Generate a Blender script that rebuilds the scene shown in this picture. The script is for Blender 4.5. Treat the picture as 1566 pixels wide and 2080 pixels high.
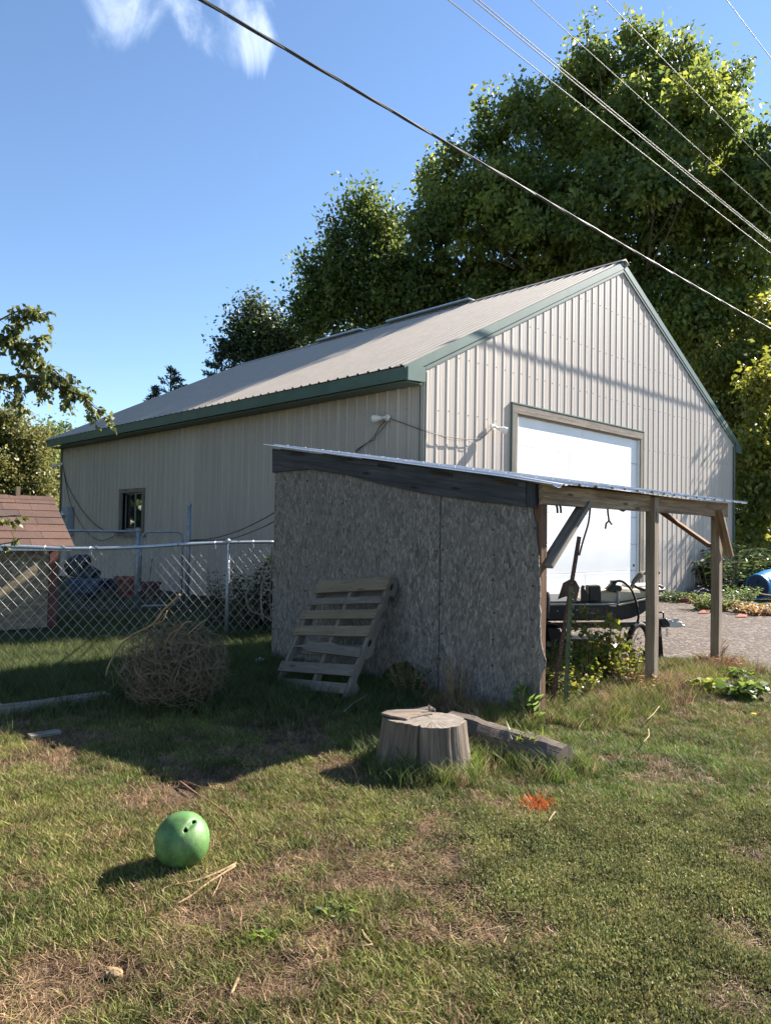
import bpy, bmesh, math, random
import numpy as np
from mathutils import Vector, Matrix, Euler
for o in list(bpy.data.objects): bpy.data.objects.remove(o)
R = math.radians
random.seed(7); rng = np.random.default_rng(7)
SC = bpy.context.scene; COL = SC.collection

# ------------------------------------------------------------------ camera
CAMH, FPX, PW, PH = 1.4, 1500.0, 1566.0, 2080.0
PITCH, ROLL = R(1.566), R(0.95)
cam = bpy.data.cameras.new('camera'); camo = bpy.data.objects.new('camera', cam); COL.objects.link(camo)
cam.sensor_fit = 'VERTICAL'; cam.sensor_height = 24.0; cam.lens = FPX / PH * 24.0
cam.clip_start = 0.05; cam.clip_end = 3000
CM = Matrix.Rotation(math.pi/2 + PITCH, 3, 'X') @ Matrix.Rotation(ROLL, 3, 'Z')
camo.matrix_world = Matrix.Translation((0, 0, CAMH)) @ CM.to_4x4()
SC.camera = camo

# ------------------------------------------------------------------ sun and sky
SUN_AZ, SUN_EL = R(32.0), R(34.5)          # azimuth from +X towards +Y
SUNV = Vector((math.cos(SUN_EL)*math.cos(SUN_AZ), math.cos(SUN_EL)*math.sin(SUN_AZ), math.sin(SUN_EL)))
sun = bpy.data.lights.new('sun', 'SUN'); sun.energy = 5.0; sun.angle = R(0.53); sun.color = (1.0, 0.94, 0.85)
suno = bpy.data.objects.new('sun', sun); COL.objects.link(suno)
suno.rotation_euler = SUNV.to_track_quat('Z', 'Y').to_euler(); suno.location = (20, 10, 25)
SC.view_settings.view_transform = 'Standard'; SC.view_settings.look = 'None'
SC.view_settings.exposure = 1.85; SC.view_settings.gamma = 1.0
SC.render.engine = 'CYCLES'
SC.cycles.max_bounces = 6; SC.cycles.transmission_bounces = 4; SC.cycles.diffuse_bounces = 3

def ray(px, py):
    return (CM @ Vector(((px-PW/2)/FPX, -(py-PH/2)/FPX, -1.0)))
def hit(px, py, p, n):
    d = ray(px, py); c = Vector((0, 0, CAMH)); p = Vector(p); n = Vector(n)
    return c + d * ((p-c).dot(n) / d.dot(n))
def gp(px, py, z=0.0): return hit(px, py, (0, 0, z), (0, 0, 1))
def dp(px, py, D): return hit(px, py, (0, D, 0), (0, 1, 0))

w = bpy.data.worlds.new('World'); SC.world = w; w.use_nodes = True
nt = w.node_tree; nt.nodes.clear()
out = nt.nodes.new('ShaderNodeOutputWorld'); bg = nt.nodes.new('ShaderNodeBackground')
sky = nt.nodes.new('ShaderNodeTexSky'); sky.sky_type = 'NISHITA'; sky.sun_disc = False
sky.sun_elevation = SUN_EL; sky.sun_rotation = math.pi/2 - SUN_AZ
sky.altitude = 300; sky.air_density = 1.0; sky.dust_density = 0.05; sky.ozone_density = 3.6
bg.inputs['Strength'].default_value = 0.066
tc = nt.nodes.new('ShaderNodeTexCoord')
def wn(t, **k):
    n = nt.nodes.new(t)
    for a, b in k.items(): setattr(n, a, b)
    return n
noi = wn('ShaderNodeTexNoise'); noi.inputs['Scale'].default_value = 11; noi.inputs['Detail'].default_value = 10; noi.inputs['Roughness'].default_value = 0.6; noi.inputs['Distortion'].default_value = 0.8
mp = wn('ShaderNodeMapping'); mp.inputs['Scale'].default_value = (1.6, 1.0, 0.8); mp.inputs['Rotation'].default_value = (0.3, 0.4, 0.2)
nt.links.new(tc.outputs['Generated'], mp.inputs['Vector']); nt.links.new(mp.outputs['Vector'], noi.inputs['Vector'])
rmp = wn('ShaderNodeMapRange'); rmp.interpolation_type = 'SMOOTHSTEP'
rmp.inputs['From Min'].default_value = 0.36; rmp.inputs['From Max'].default_value = 0.80
nt.links.new(noi.outputs['Fac'], rmp.inputs['Value'])
acc = None
for (px, py, a) in ((250, 0, 4.0), (440, 0, 4.6), (490, 70, 3.2), (330, -190, 8.0)):     # small drifting clouds
    c = ray(px, py).normalized()
    dt = wn('ShaderNodeVectorMath', operation='DOT_PRODUCT'); dt.inputs[1].default_value = c
    nt.links.new(tc.outputs['Generated'], dt.inputs[0])
    mr = wn('ShaderNodeMapRange'); mr.interpolation_type = 'SMOOTHSTEP'
    mr.inputs['From Min'].default_value = math.cos(R(a)); mr.inputs['From Max'].default_value = math.cos(R(a*0.02))
    nt.links.new(dt.outputs['Value'], mr.inputs['Value'])
    if acc is None: acc = mr.outputs[0]
    else:
        mx = wn('ShaderNodeMath', operation='MAXIMUM'); nt.links.new(acc, mx.inputs[0]); nt.links.new(mr.outputs[0], mx.inputs[1]); acc = mx.outputs[0]
mad = wn('ShaderNodeMath', operation='MULTIPLY_ADD'); nt.links.new(acc, mad.inputs[0]); mad.inputs[1].default_value = 0.42; nt.links.new(noi.outputs['Fac'], mad.inputs[2])
mul = wn('ShaderNodeMapRange'); mul.interpolation_type = 'SMOOTHSTEP'; mul.inputs['From Min'].default_value = 0.72; mul.inputs['From Max'].default_value = 1.32; nt.links.new(mad.outputs[0], mul.inputs['Value'])
mxc = wn('ShaderNodeMix', data_type='RGBA'); mxc.inputs[7].default_value = (5.2, 5.9, 7.2, 1)
nt.links.new(mul.outputs[0], mxc.inputs[0]); nt.links.new(sky.outputs[0], mxc.inputs[6])
nt.links.new(mxc.outputs[2], bg.inputs['Color']); nt.links.new(bg.outputs[0], out.inputs[0])

# ------------------------------------------------------------------ mesh helpers
ORG = {}
def tag(o, label, cat, group=None, kind=None):
    if label: o['label'] = label
    if cat: o['category'] = cat
    if group: o['group'] = group
    if kind: o['kind'] = kind
    return o
def thing(name, loc, label, cat, group=None):
    o = bpy.data.objects.new(name, None); COL.objects.link(o); o.location = loc; o.empty_display_size = 0.2
    ORG[o.name] = Vector(loc); return tag(o, label, cat, group)
def V(*a): return Vector(a)
class MB:
    def __init__(s): s.v = []; s.f = []; s.uv = []
    def face(s, idx, uv=None): s.f.append(tuple(idx)); s.uv.append(uv or [(0.0, 0.0)]*len(idx))
    def verts(s, pts): b = len(s.v); s.v += [tuple(p) for p in pts]; return b
    def beam(s, p0, p1, wd, ht, up=(0, 0, 1), warp=0.0, seg=1):
        p0, p1 = Vector(p0), Vector(p1); d = p1-p0; L = d.length; d = d/L
        side = d.cross(Vector(up)).normalized(); u = side.cross(d).normalized()
        o, q = random.random()*20, random.random()*20; rings = []
        for i in range(seg+1):
            t = i/seg; c = p0+(p1-p0)*t
            if warp and 0 < i < seg: c = c + side*random.uniform(-warp, warp) + u*random.uniform(-warp, warp)
            rings.append(s.verts([c-side*wd/2-u*ht/2, c+side*wd/2-u*ht/2, c+side*wd/2+u*ht/2, c-side*wd/2+u*ht/2]))
        per = [0, wd, wd+ht, 2*wd+ht, 2*wd+2*ht]
        for i in range(seg):
            a, b = rings[i], rings[i+1]; l0, l1 = L*i/seg+o, L*(i+1)/seg+o
            for k in range(4):
                k2 = (k+1) % 4
                s.face((a+k, a+k2, b+k2, b+k), [(l0, q+per[k]), (l0, q+per[k+1]), (l1, q+per[k+1]), (l1, q+per[k])])
        a, b = rings[0], rings[-1]
        s.face((a+3, a+2, a+1, a), [(o, q), (o+.01, q+wd), (o+.02, q+wd+ht), (o, q+ht)])
        s.face((b, b+1, b+2, b+3), [(o+L, q), (o+L+.01, q+wd), (o+L, q+wd+ht), (o+L, q+ht)])
        return s
    def box(s, c, size, rz=0.0):
        c = Vector(c); x = Vector((math.cos(rz), math.sin(rz), 0))*size[0]/2
        return s.beam(c-x, c+x, size[1], size[2])
    def prism(s, pts, vec, uvf=None):
        vec = Vector(vec); n = len(pts); a = s.verts(pts); b = s.verts([Vector(p)+vec for p in pts])
        P = [Vector(p) for p in pts]; e = max(range(n), key=lambda i: (P[(i+1) % n]-P[i]).length)
        ax = (P[(e+1) % n]-P[e]).normalized(); nn = vec.normalized(); ay = nn.cross(ax); o, q = random.random()*20, random.random()*20
        uv = [((p-P[0]).dot(ax)+o, (p-P[0]).dot(ay)+q) for p in P]
        s.face(tuple(range(a+n-1, a-1, -1)), uv[::-1]); s.face(tuple(range(b, b+n)), uv)
        for i in range(n):
            j = (i+1) % n; tv = vec.length
            s.face((a+i, a+j, b+j, b+i), [uv[i], uv[j], (uv[j][0], uv[j][1]+tv), (uv[i][0], uv[i][1]+tv)])
        return s
    def tube(s, pts, r, n=6, cap=True):
        pts = [Vector(p) for p in pts]; m = len(pts); rs = r if hasattr(r, '__len__') else [r]*m
        prev = None; rings = []; l = random.random()*10; q = random.random()*10; ls = []
        for i, p in enumerate(pts):
            d = (pts[min(i+1, m-1)]-pts[max(i-1, 0)]).normalized()
            if prev is None:
                prev = d.orthogonal().normalized()
            x = (prev - d*prev.dot(d)); x = x.normalized() if x.length > 1e-6 else d.orthogonal().normalized()
            y = d.cross(x); prev = x
            rings.append(s.verts([p+(x*math.cos(2*math.pi*k/n)+y*math.sin(2*math.pi*k/n))*rs[i] for k in range(n)]))
            if i: l += (p-pts[i-1]).length
            ls.append(l)
        for i in range(m-1):
            for k in range(n):
                k2 = (k+1) % n; a, b = rings[i], rings[i+1]; w_ = 2*math.pi*rs[i]/n
                s.face((a+k, a+k2, b+k2, b+k), [(ls[i], q+k*w_), (ls[i], q+(k+1)*w_), (ls[i+1], q+(k+1)*w_), (ls[i+1], q+k*w_)])
        if cap:
            s.face(tuple(range(rings[0]+n-1, rings[0]-1, -1))); s.face(tuple(range(rings[-1], rings[-1]+n)))
        return s
    def grid(s, P, uv=None, flip=False):
        ni, nj = len(P), len(P[0]); b = s.verts([p for row in P for p in row])
        for i in range(ni-1):
            for j in range(nj-1):
                q = [(i, j), (i+1, j), (i+1, j+1), (i, j+1)]
                if flip: q = q[::-1]
                s.face([b+a*nj+c for a, c in q], [uv[a][c] for a, c in q] if uv else None)
        return s
    def lathe(s, c, prof, n=24, axis=(0, 0, 1)):
        c = Vector(c); ax = Vector(axis).normalized(); x = ax.orthogonal().normalized(); y = ax.cross(x); rings = []
        for (r, h) in prof: rings.append(s.verts([c+ax*h+(x*math.cos(2*math.pi*k/n)+y*math.sin(2*math.pi*k/n))*max(r, 1e-4) for k in range(n)]))
        for i in range(len(prof)-1):
            for k in range(n):
                k2 = (k+1) % n; s.face((rings[i]+k, rings[i]+k2, rings[i+1]+k2, rings[i+1]+k))
        s.face(tuple(range(rings[0]+n-1, rings[0]-1, -1))); s.face(tuple(range(rings[-1], rings[-1]+n)))
        return s
    def build(s, name, mat, parent=None, smooth=False, bevel=0.0, label=None, cat=None, group=None, kind=None, solid=0.0):
        me = bpy.data.meshes.new(name)
        if parent is not None: org = ORG[parent.name]
        else:
            A = np.array(s.v); org = Vector((A[:, 0].mean(), A[:, 1].mean(), A[:, 2].min()))
        me.from_pydata([tuple(Vector(p)-org) for p in s.v], [], s.f)
        ul = me.uv_layers.new(name='UVMap'); flat = [c for f in s.uv for t in f for c in t]
        ul.data.foreach_set('uv', flat)
        if smooth: me.polygons.foreach_set('use_smooth', [True]*len(me.polygons))
        me.update()
        o = bpy.data.objects.new(name, me); COL.objects.link(o)
        if mat: me.materials.append(mat)
        if parent is not None: o.parent = parent
        else: o.location = org
        ORG[o.name] = org
        if solid:
            m = o.modifiers.new('solid', 'SOLIDIFY'); m.thickness = solid; m.offset = 0
        if bevel:
            m = o.modifiers.new('bevel', 'BEVEL'); m.width = bevel; m.segments = 1; m.limit_method = 'ANGLE'
        return tag(o, label, cat, group, kind)
def npmesh(name, verts, faces, mat, parent=None, tint=None, **kw):
    """verts Nx3, faces Mx3 or Mx4 arrays; tint Nx3 per vertex"""
    me = bpy.data.meshes.new(name)
    org = ORG[parent.name] if parent is not None else Vector((float(verts[:, 0].mean()), float(verts[:, 1].mean()), float(verts[:, 2].min())))
    vv = (verts-np.array(org)).astype(np.float32); k = faces.shape[1]
    me.vertices.add(len(vv)); me.vertices.foreach_set('co', vv.ravel())
    me.loops.add(faces.size); me.loops.foreach_set('vertex_index', faces.astype(np.int32).ravel())
    me.polygons.add(len(faces)); me.polygons.foreach_set('loop_start', np.arange(0, faces.size, k, dtype=np.int32))
    me.update(calc_edges=True)
    if tint is not None:
        a = me.attributes.new('tint', 'FLOAT_COLOR', 'POINT')
        a.data.foreach_set('color', np.concatenate([tint, np.ones((len(tint), 1))], 1).astype(np.float32).ravel())
    me.materials.append(mat)
    o = bpy.data.objects.new(name, me); COL.objects.link(o)
    if parent is not None: o.parent = parent
    else: o.location = org
    ORG[o.name] = org
    return tag(o, kw.get('label'), kw.get('cat'), kw.get('group'), kw.get('kind'))

# ------------------------------------------------------------------ materials
class NT:
    def __init__(s, name):
        s.m = bpy.data.materials.new(name); s.m.use_nodes = True; s.t = s.m.node_tree; s.t.nodes.clear()
        s.out = s.n('ShaderNodeOutputMaterial'); s.b = s.n('ShaderNodeBsdfPrincipled'); s.l(s.b.outputs[0], s.out.inputs[0])
        s.tc = s.n('ShaderNodeTexCoord')
    def n(s, t, **k):
        x = s.t.nodes.new(t)
        for a, b in k.items(): setattr(x, a, b)
        return x
    def l(s, a, b): s.t.links.new(a, b)
    def coord(s, kind='Object', scale=(1, 1, 1), rot=(0, 0, 0), loc=(0, 0, 0)):
        m = s.n('ShaderNodeMapping'); s.l(s.tc.outputs[kind], m.inputs[0])
        m.inputs['Scale'].default_value = scale; m.inputs['Rotation'].default_value = rot; m.inputs['Location'].default_value = loc
        return m.outputs[0]
    def noise(s, vec, scale=5, detail=5, rough=0.55, dist=0.0):
        x = s.n('ShaderNodeTexNoise'); s.l(vec, x.inputs['Vector'])
        x.inputs['Scale'].default_value = scale; x.inputs['Detail'].default_value = detail; x.inputs['Roughness'].default_value = rough; x.inputs['Distortion'].default_value = dist
        return x.outputs['Fac']
    def vor(s, vec, scale=5, feature='F1', rand=1.0):
        x = s.n('ShaderNodeTexVoronoi', feature=feature); s.l(vec, x.inputs['Vector']); x.inputs['Scale'].default_value = scale; x.inputs['Randomness'].default_value = rand
        return x
    def ramp(s, fac, stops, interp='LINEAR'):
        x = s.n('ShaderNodeValToRGB'); s.l(fac, x.inputs[0]); e = x.color_ramp.elements; x.color_ramp.interpolation = interp
        while len(e) < len(stops): e.new(0.5)
        for i, (p, c) in enumerate(stops): e[i].position = p; e[i].color = (c, c, c, 1) if not hasattr(c, '__len__') else (*c[:3], 1)
        return x.outputs[0]
    def mix(s, fac, a, b, blend='MIX'):
        x = s.n('ShaderNodeMix', data_type='RGBA', blend_type=blend)
        for sock, val in ((x.inputs[0], fac), (x.inputs[6], a), (x.inputs[7], b)):
            if hasattr(val, 'is_linked') or hasattr(val, 'links'): s.l(val, sock)
            elif hasattr(val, '__len__'): sock.default_value = (*val[:3], 1)
            else: sock.default_value = val
        return x.outputs[2]
    def math(s, op, a, b=0.0):
        x = s.n('ShaderNodeMath', operation=op)
        for i, val in enumerate((a, b)):
            if hasattr(val, 'links'): s.l(val, x.inputs[i])
            else: x.inputs[i].default_value = val
        return x.outputs[0]
    def bump(s, h, strength=0.3, dist=0.01):
        x = s.n('ShaderNodeBump'); s.l(h, x.inputs['Height']); x.inputs['Strength'].default_value = strength; x.inputs['Distance'].default_value = dist
        s.l(x.outputs[0], s.b.inputs['Normal'])
    def fin(s, col=None, rough=0.6, metal=0.0, spec=0.4):
        if col is not None:
            if hasattr(col, 'links'): s.l(col, s.b.inputs['Base Color'])
            else: s.b.inputs['Base Color'].default_value = (*col, 1)
        if hasattr(rough, 'links'): s.l(rough, s.b.inputs['Roughness'])
        else: s.b.inputs['Roughness'].default_value = rough
        s.b.inputs['Metallic'].default_value = metal; s.b.inputs['Specular IOR Level'].default_value = spec
        return s.m
def mat_plain(name, col, rough=0.6, metal=0.0, spec=0.4, var=0.25, scale=6, bump=0.0):
    t = NT(name); c = t.coord('Object'); n = t.noise(c, scale, 6)
    dark = tuple(x*(1-var) for x in col); lite = tuple(min(1, x*(1+var*0.6)) for x in col)
    cc = t.ramp(n, [(0.3, dark), (0.7, lite)])
    f = t.noise(c, scale*14, 4)
    cc = t.mix(t.math('MULTIPLY', t.ramp(f, [(0.52, 0.0), (0.75, 1.0)]), var*0.7), cc, dark)
    if bump: t.bump(f, bump, 0.004)
    return t.fin(cc, rough, metal, spec)
def mat_wood(name, c_light, c_dark, rough=0.85, streak=30.0, knots=True, contrast=1.0, bump=0.5):
    t = NT(name); c = t.coord('UV', (1.2, streak, 1)); n1 = t.noise(c, 1.0, 8, 0.62, 0.6)
    c2 = t.coord('UV', (6.0, streak*7, 1)); n2 = t.noise(c2, 1.0, 3, 0.6)
    c3 = t.coord('UV', (1.0, 2.5, 1)); n3 = t.noise(c3, 1.2, 4)
    col = t.ramp(n1, [(0.5-0.2/contrast, c_dark), (0.5+0.2/contrast, c_light)])
    col = t.mix(t.ramp(n2, [(0.35, 0.55), (0.55, 0.0)]), col, tuple(x*0.45 for x in c_dark))
    col = t.mix(t.ramp(n3, [(0.35, 0.55), (0.6, 0.0)]), col, tuple(0.7*a+0.05*b for a, b in zip(c_dark, c_light)))
    if knots:
        vv = t.vor(t.coord('UV', (2.2, 9.0, 1)), 1.0); k = t.ramp(vv.outputs['Distance'], [(0.06, 0.85), (0.16, 0.0)])
        col = t.mix(k, col, tuple(x*0.35 for x in c_dark))
    t.bump(t.math('ADD', n1, t.math('MULTIPLY', n2, 0.8)), bump, 0.006)
    return t.fin(col, rough, 0, 0.2)
def mat_siding(name, col, horiz=False):
    t = NT(name); c = t.coord('Object', (3, 3, 0.35)); n = t.noise(c, 1.0, 6)
    cc = t.ramp(n, [(0.3, tuple(x*0.9 for x in col)), (0.7, tuple(min(1, x*1.05) for x in col))])
    f = t.noise(t.coord('Object', (18, 18, 1.0)), 1.0, 4); cc = t.mix(t.ramp(f, [(0.55, 0.0), (0.8, 0.28)]), cc, tuple(x*0.62 for x in col))
    g = t.noise(t.coord('Object'), 0.6, 3); t.bump(g, 0.15, 0.02)
    return t.fin(cc, 0.5, 0, 0.35)
def mat_leaf(name, transl=0.35, rough=0.55, gloss=0.35, satn=1.0):
    t = NT(name); a = t.n('ShaderNodeAttribute', attribute_name='tint'); g = t.n('ShaderNodeAttribute', attribute_name='tint', attribute_type='INSTANCER')
    t.fin(a.outputs['Color'], rough, 0, gloss)
    tr = t.n('ShaderNodeBsdfTranslucent'); h = t.n('ShaderNodeHueSaturation'); h.inputs['Hue'].default_value = 0.475; h.inputs['Value'].default_value = 2.3; h.inputs['Saturation'].default_value = 1.05
    t.l(a.outputs['Color'], h.inputs['Color']); t.l(h.outputs[0], tr.inputs[0])
    ms = t.n('ShaderNodeMixShader'); ms.inputs[0].default_value = transl
    t.l(t.b.outputs[0], ms.inputs[1]); t.l(tr.outputs[0], ms.inputs[2]); t.l(ms.outputs[0], t.out.inputs[0])
    return t.m
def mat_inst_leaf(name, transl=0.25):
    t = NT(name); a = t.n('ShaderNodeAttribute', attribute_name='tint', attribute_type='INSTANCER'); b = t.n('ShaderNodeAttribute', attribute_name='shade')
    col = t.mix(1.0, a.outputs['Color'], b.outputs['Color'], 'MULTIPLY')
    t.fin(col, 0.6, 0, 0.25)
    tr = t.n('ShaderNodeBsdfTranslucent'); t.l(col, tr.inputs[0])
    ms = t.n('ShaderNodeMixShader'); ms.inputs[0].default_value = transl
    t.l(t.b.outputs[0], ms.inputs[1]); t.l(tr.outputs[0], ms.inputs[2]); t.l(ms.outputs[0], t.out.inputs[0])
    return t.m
TAN = (0.46, 0.395, 0.34)
M = {}
M['siding'] = mat_siding('painted tan steel siding', TAN)
M['sidings'] = [mat_siding('painted tan steel siding %d' % i, tuple(x*k for x in TAN)) for i, k in enumerate((0.97, 1.0, 1.025))]
M['roofing'] = mat_siding('painted tan steel roofing', (0.40, 0.345, 0.285))
M['green'] = mat_plain('green painted trim', (0.08, 0.125, 0.10), 0.45, var=0.18, scale=3)
M['white'] = mat_plain('white door paint', (0.80, 0.80, 0.79), 0.45, var=0.04, scale=2)
M['whiteplastic'] = mat_plain('white plastic', (0.75, 0.74, 0.68), 0.4, var=0.08, scale=20)
M['oldwood'] = mat_wood('weathered grey wood', (0.36, 0.31, 0.25), (0.15, 0.125, 0.105))
M['darkwood'] = mat_wood('dark weathered board', (0.115, 0.112, 0.115), (0.04, 0.04, 0.045))
M['postwood'] = mat_wood('weathered post wood', (0.42, 0.33, 0.245), (0.21, 0.158, 0.118))
M['beamwood'] = mat_wood('stained beam wood', (0.46, 0.335, 0.22), (0.15, 0.092, 0.06), contrast=1.3)
M['brownwood'] = mat_wood('brown lumber', (0.26, 0.15, 0.09), (0.12, 0.065, 0.04))
M['palletwood'] = mat_wood('pallet wood', (0.34, 0.26, 0.17), (0.19, 0.14, 0.09), contrast=0.8)
M['palletgrey'] = mat_wood('grey pallet wood', (0.28, 0.235, 0.185), (0.15, 0.122, 0.097), contrast=0.8)
M['bark'] = mat_wood('bare log wood', (0.30, 0.235, 0.18), (0.085, 0.064, 0.05), streak=14, knots=False, bump=0.9)
M['darkbark'] = mat_wood('rotten log wood', (0.24, 0.185, 0.15), (0.07, 0.055, 0.045), streak=16, knots=False, bump=0.9)
M['trunk'] = mat_wood('tree bark', (0.20, 0.165, 0.135), (0.07, 0.055, 0.045), streak=9, knots=False, bump=1.0)
M['twig'] = mat_plain('dry twig', (0.17, 0.125, 0.075), 0.9, var=0.4, scale=9)
M['stalk'] = mat_plain('pale dry stalk', (0.29, 0.19, 0.095), 0.85, var=0.3, scale=12)
M['redstick'] = mat_plain('reddish stick', (0.26, 0.13, 0.075), 0.85, var=0.35, scale=12)
M['rust'] = mat_plain('rusty steel', (0.085, 0.042, 0.034), 0.8, var=0.45, scale=14, bump=0.4)
M['greenpost'] = mat_plain('green steel post paint', (0.085, 0.10, 0.04), 0.6, var=0.35, scale=14)
M['black'] = mat_plain('black plastic', (0.018, 0.019, 0.022), 0.42, var=0.4, scale=5)
M['blackrubber'] = mat_plain('black rubber', (0.022, 0.021, 0.021), 0.75, var=0.4, scale=18)
M['steel'] = mat_plain('galvanised steel', (0.52, 0.54, 0.56), 0.42, 0.75, 0.5, var=0.15, scale=20)
M['dullsteel'] = mat_plain('dull galvanised tube', (0.32, 0.34, 0.36), 0.5, 0.55, 0.5, var=0.25, scale=12)
M['wirezinc'] = mat_plain('weathered zinc wire', (0.40, 0.40, 0.39), 0.6, 0.1, 0.3, var=0.2, scale=20)
M['galvroof'] = mat_plain('galvanised roofing', (0.62, 0.62, 0.62), 0.45, 0.45, 0.5, var=0.12, scale=5)
M['cream'] = mat_plain('cream plastic', (0.56, 0.50, 0.39), 0.5, var=0.15, scale=7)
M['cable'] = mat_plain('black cable', (0.03, 0.03, 0.03), 0.6, var=0.2, scale=4)
M['bare'] = mat_plain('aluminium wire', (0.30, 0.29, 0.27), 0.5, 0.4, var=0.2, scale=3)
M['greybox'] = mat_plain('grey enamel', (0.30, 0.33, 0.37), 0.45, var=0.1, scale=8)
M['bluebarrel'] = mat_plain('blue plastic', (0.012, 0.19, 0.42), 0.4, var=0.15, scale=5)
M['darkblue'] = mat_plain('dark blue plastic', (0.012, 0.035, 0.085), 0.45, var=0.2, scale=5)
M['tarp'] = mat_plain('black tarp', (0.03, 0.033, 0.038), 0.55, var=0.4, scale=3, bump=0.3)
M['brick'] = mat_plain('red brick', (0.30, 0.09, 0.055), 0.9, var=0.3, scale=18, bump=0.3)
M['redpaint'] = mat_plain('red brown paint', (0.14, 0.045, 0.03), 0.7, var=0.3, scale=9)
M['bag'] = mat_plain('white plastic bag', (0.62, 0.66, 0.70), 0.5, var=0.1, scale=20)
M['bluebit'] = mat_plain('blue wrapper', (0.03, 0.05, 0.35), 0.4, var=0.1, scale=20)
M['stone'] = mat_plain('pale stone', (0.42, 0.40, 0.37), 0.9, var=0.3, scale=18, bump=0.4)
M['rope'] = mat_plain('grey rope', (0.13, 0.13, 0.12), 0.9, var=0.3, scale=40)
M['leaf'] = mat_leaf('broad leaves', 0.42, 0.45, 0.4)
M['darkleaf'] = mat_leaf('dense leaves', 0.3, 0.45, 0.45)
M['needle'] = mat_leaf('conifer needles', 0.1, 0.6, 0.2)
M['blade'] = mat_inst_leaf('grass blades', 0.3)
# reflective window glass
t = NT('window glass'); M['glass'] = t.fin((0.012, 0.014, 0.016), 0.03, 0, 1.0)
t.b.inputs['Coat Weight'].default_value = 1.0; t.b.inputs['Coat Roughness'].default_value = 0.02
# bullet: weathered strand board
t = NT('weathered strand board')
def strands(rot, sx, sy, off):
    c = t.coord('UV', (1, 1, 1), (0, 0, rot), (off, off*1.7, 0)); wob = t.n('ShaderNodeTexNoise'); t.l(c, wob.inputs['Vector']); wob.inputs['Scale'].default_value = 7; wob.inputs['Detail'].default_value = 2
    ad = t.n('ShaderNodeVectorMath', operation='MULTIPLY_ADD'); t.l(wob.outputs['Color'], ad.inputs[0]); ad.inputs[1].default_value = (0.045, 0.02, 0); t.l(c, ad.inputs[2])
    mm = t.n('ShaderNodeMapping'); t.l(ad.outputs[0], mm.inputs[0]); mm.inputs['Scale'].default_value = (sx, sy, 1)
    v = t.vor(mm.outputs[0], 1.0); return v
va = strands(0.12, 62, 14, 0.0); vb = strands(-0.25, 76, 18, 3.1); vc = strands(0.7, 50, 20, 6.3); vd = strands(-0.04, 150, 40, 1.3)
sa = t.n('ShaderNodeSeparateColor'); t.l(va.outputs['Color'], sa.inputs[0]); sb = t.n('ShaderNodeSeparateColor'); t.l(vb.outputs['Color'], sb.inputs[0])
sc_ = t.n('ShaderNodeSeparateColor'); t.l(vc.outputs['Color'], sc_.inputs[0]); sd = t.n('ShaderNodeSeparateColor'); t.l(vd.outputs['Color'], sd.inputs[0])
G = lambda k, tint=(1, 0.865, 0.745): tuple(k*x for x in tint)
pal = [(0.0, G(0.075)), (0.3, G(0.15)), (0.55, G(0.21)), (0.8, G(0.28)), (1.0, G(0.40))]
ca = t.ramp(sa.outputs[0], pal); cb = t.ramp(sb.outputs[0], pal); cc = t.ramp(sc_.outputs[0], pal); cd = t.ramp(sd.outputs[1], pal)
col = t.mix(t.ramp(sa.outputs[1], [(0.45, 0.0), (0.5, 1.0)]), ca, cb); col = t.mix(t.ramp(sb.outputs[1], [(0.70, 0.0), (0.75, 1.0)]), col, cc)
col = t.mix(0.3, col, cd)
big = t.noise(t.coord('UV'), 1.6, 4); col = t.mix(t.ramp(big, [(0.4, 0.0), (0.7, 0.45)]), col, (0.20, 0.172, 0.148))
edge = t.math('MINIMUM', va.outputs['Distance'], vb.outputs['Distance']); col = t.mix(t.ramp(edge, [(0.35, 0.0), (0.8, 0.4)]), col, (0.06, 0.056, 0.055))
t.bump(t.math('ADD', sa.outputs[0], t.math('ADD', sb.outputs[0], sd.outputs[0])), 0.4, 0.004)
M['osb'] = t.fin(col, 0.85, 0, 0.2)
# plain tan board of the dog house
t = NT('tan strand board'); v1 = t.vor(t.coord('UV', (16, 30, 1), (0, 0, 0.4)), 1.0); s1 = t.n('ShaderNodeSeparateColor'); t.l(v1.outputs['Color'], s1.inputs[0])
col = t.ramp(s1.outputs[0], [(0, (0.16, 0.125, 0.075)), (1, (0.30, 0.235, 0.15))]); t.bump(s1.outputs[0], 0.4, 0.005); M['tanboard'] = t.fin(col, 0.8, 0, 0.2)
def mat_shingle(name, c):
    t = NT(name); n = t.noise(t.coord('Object'), 90, 3, 0.7); g = t.noise(t.coord('Object', (1, 1, 1)), 5, 4)
    col = t.ramp(n, [(0.3, tuple(x*0.55 for x in c)), (0.7, tuple(x*1.3 for x in c))]); col = t.mix(t.ramp(g, [(0.45, 0.0), (0.75, 0.6)]), col, tuple(x*0.6 for x in c))
    t.bump(n, 0.6, 0.004); return t.fin(col, 0.95, 0, 0.2)
M['shingle'] = [mat_shingle('red brown shingle %d' % i, c) for i, c in enumerate([(0.125, 0.075, 0.058), (0.11, 0.067, 0.053), (0.09, 0.065, 0.055)])]
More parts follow.
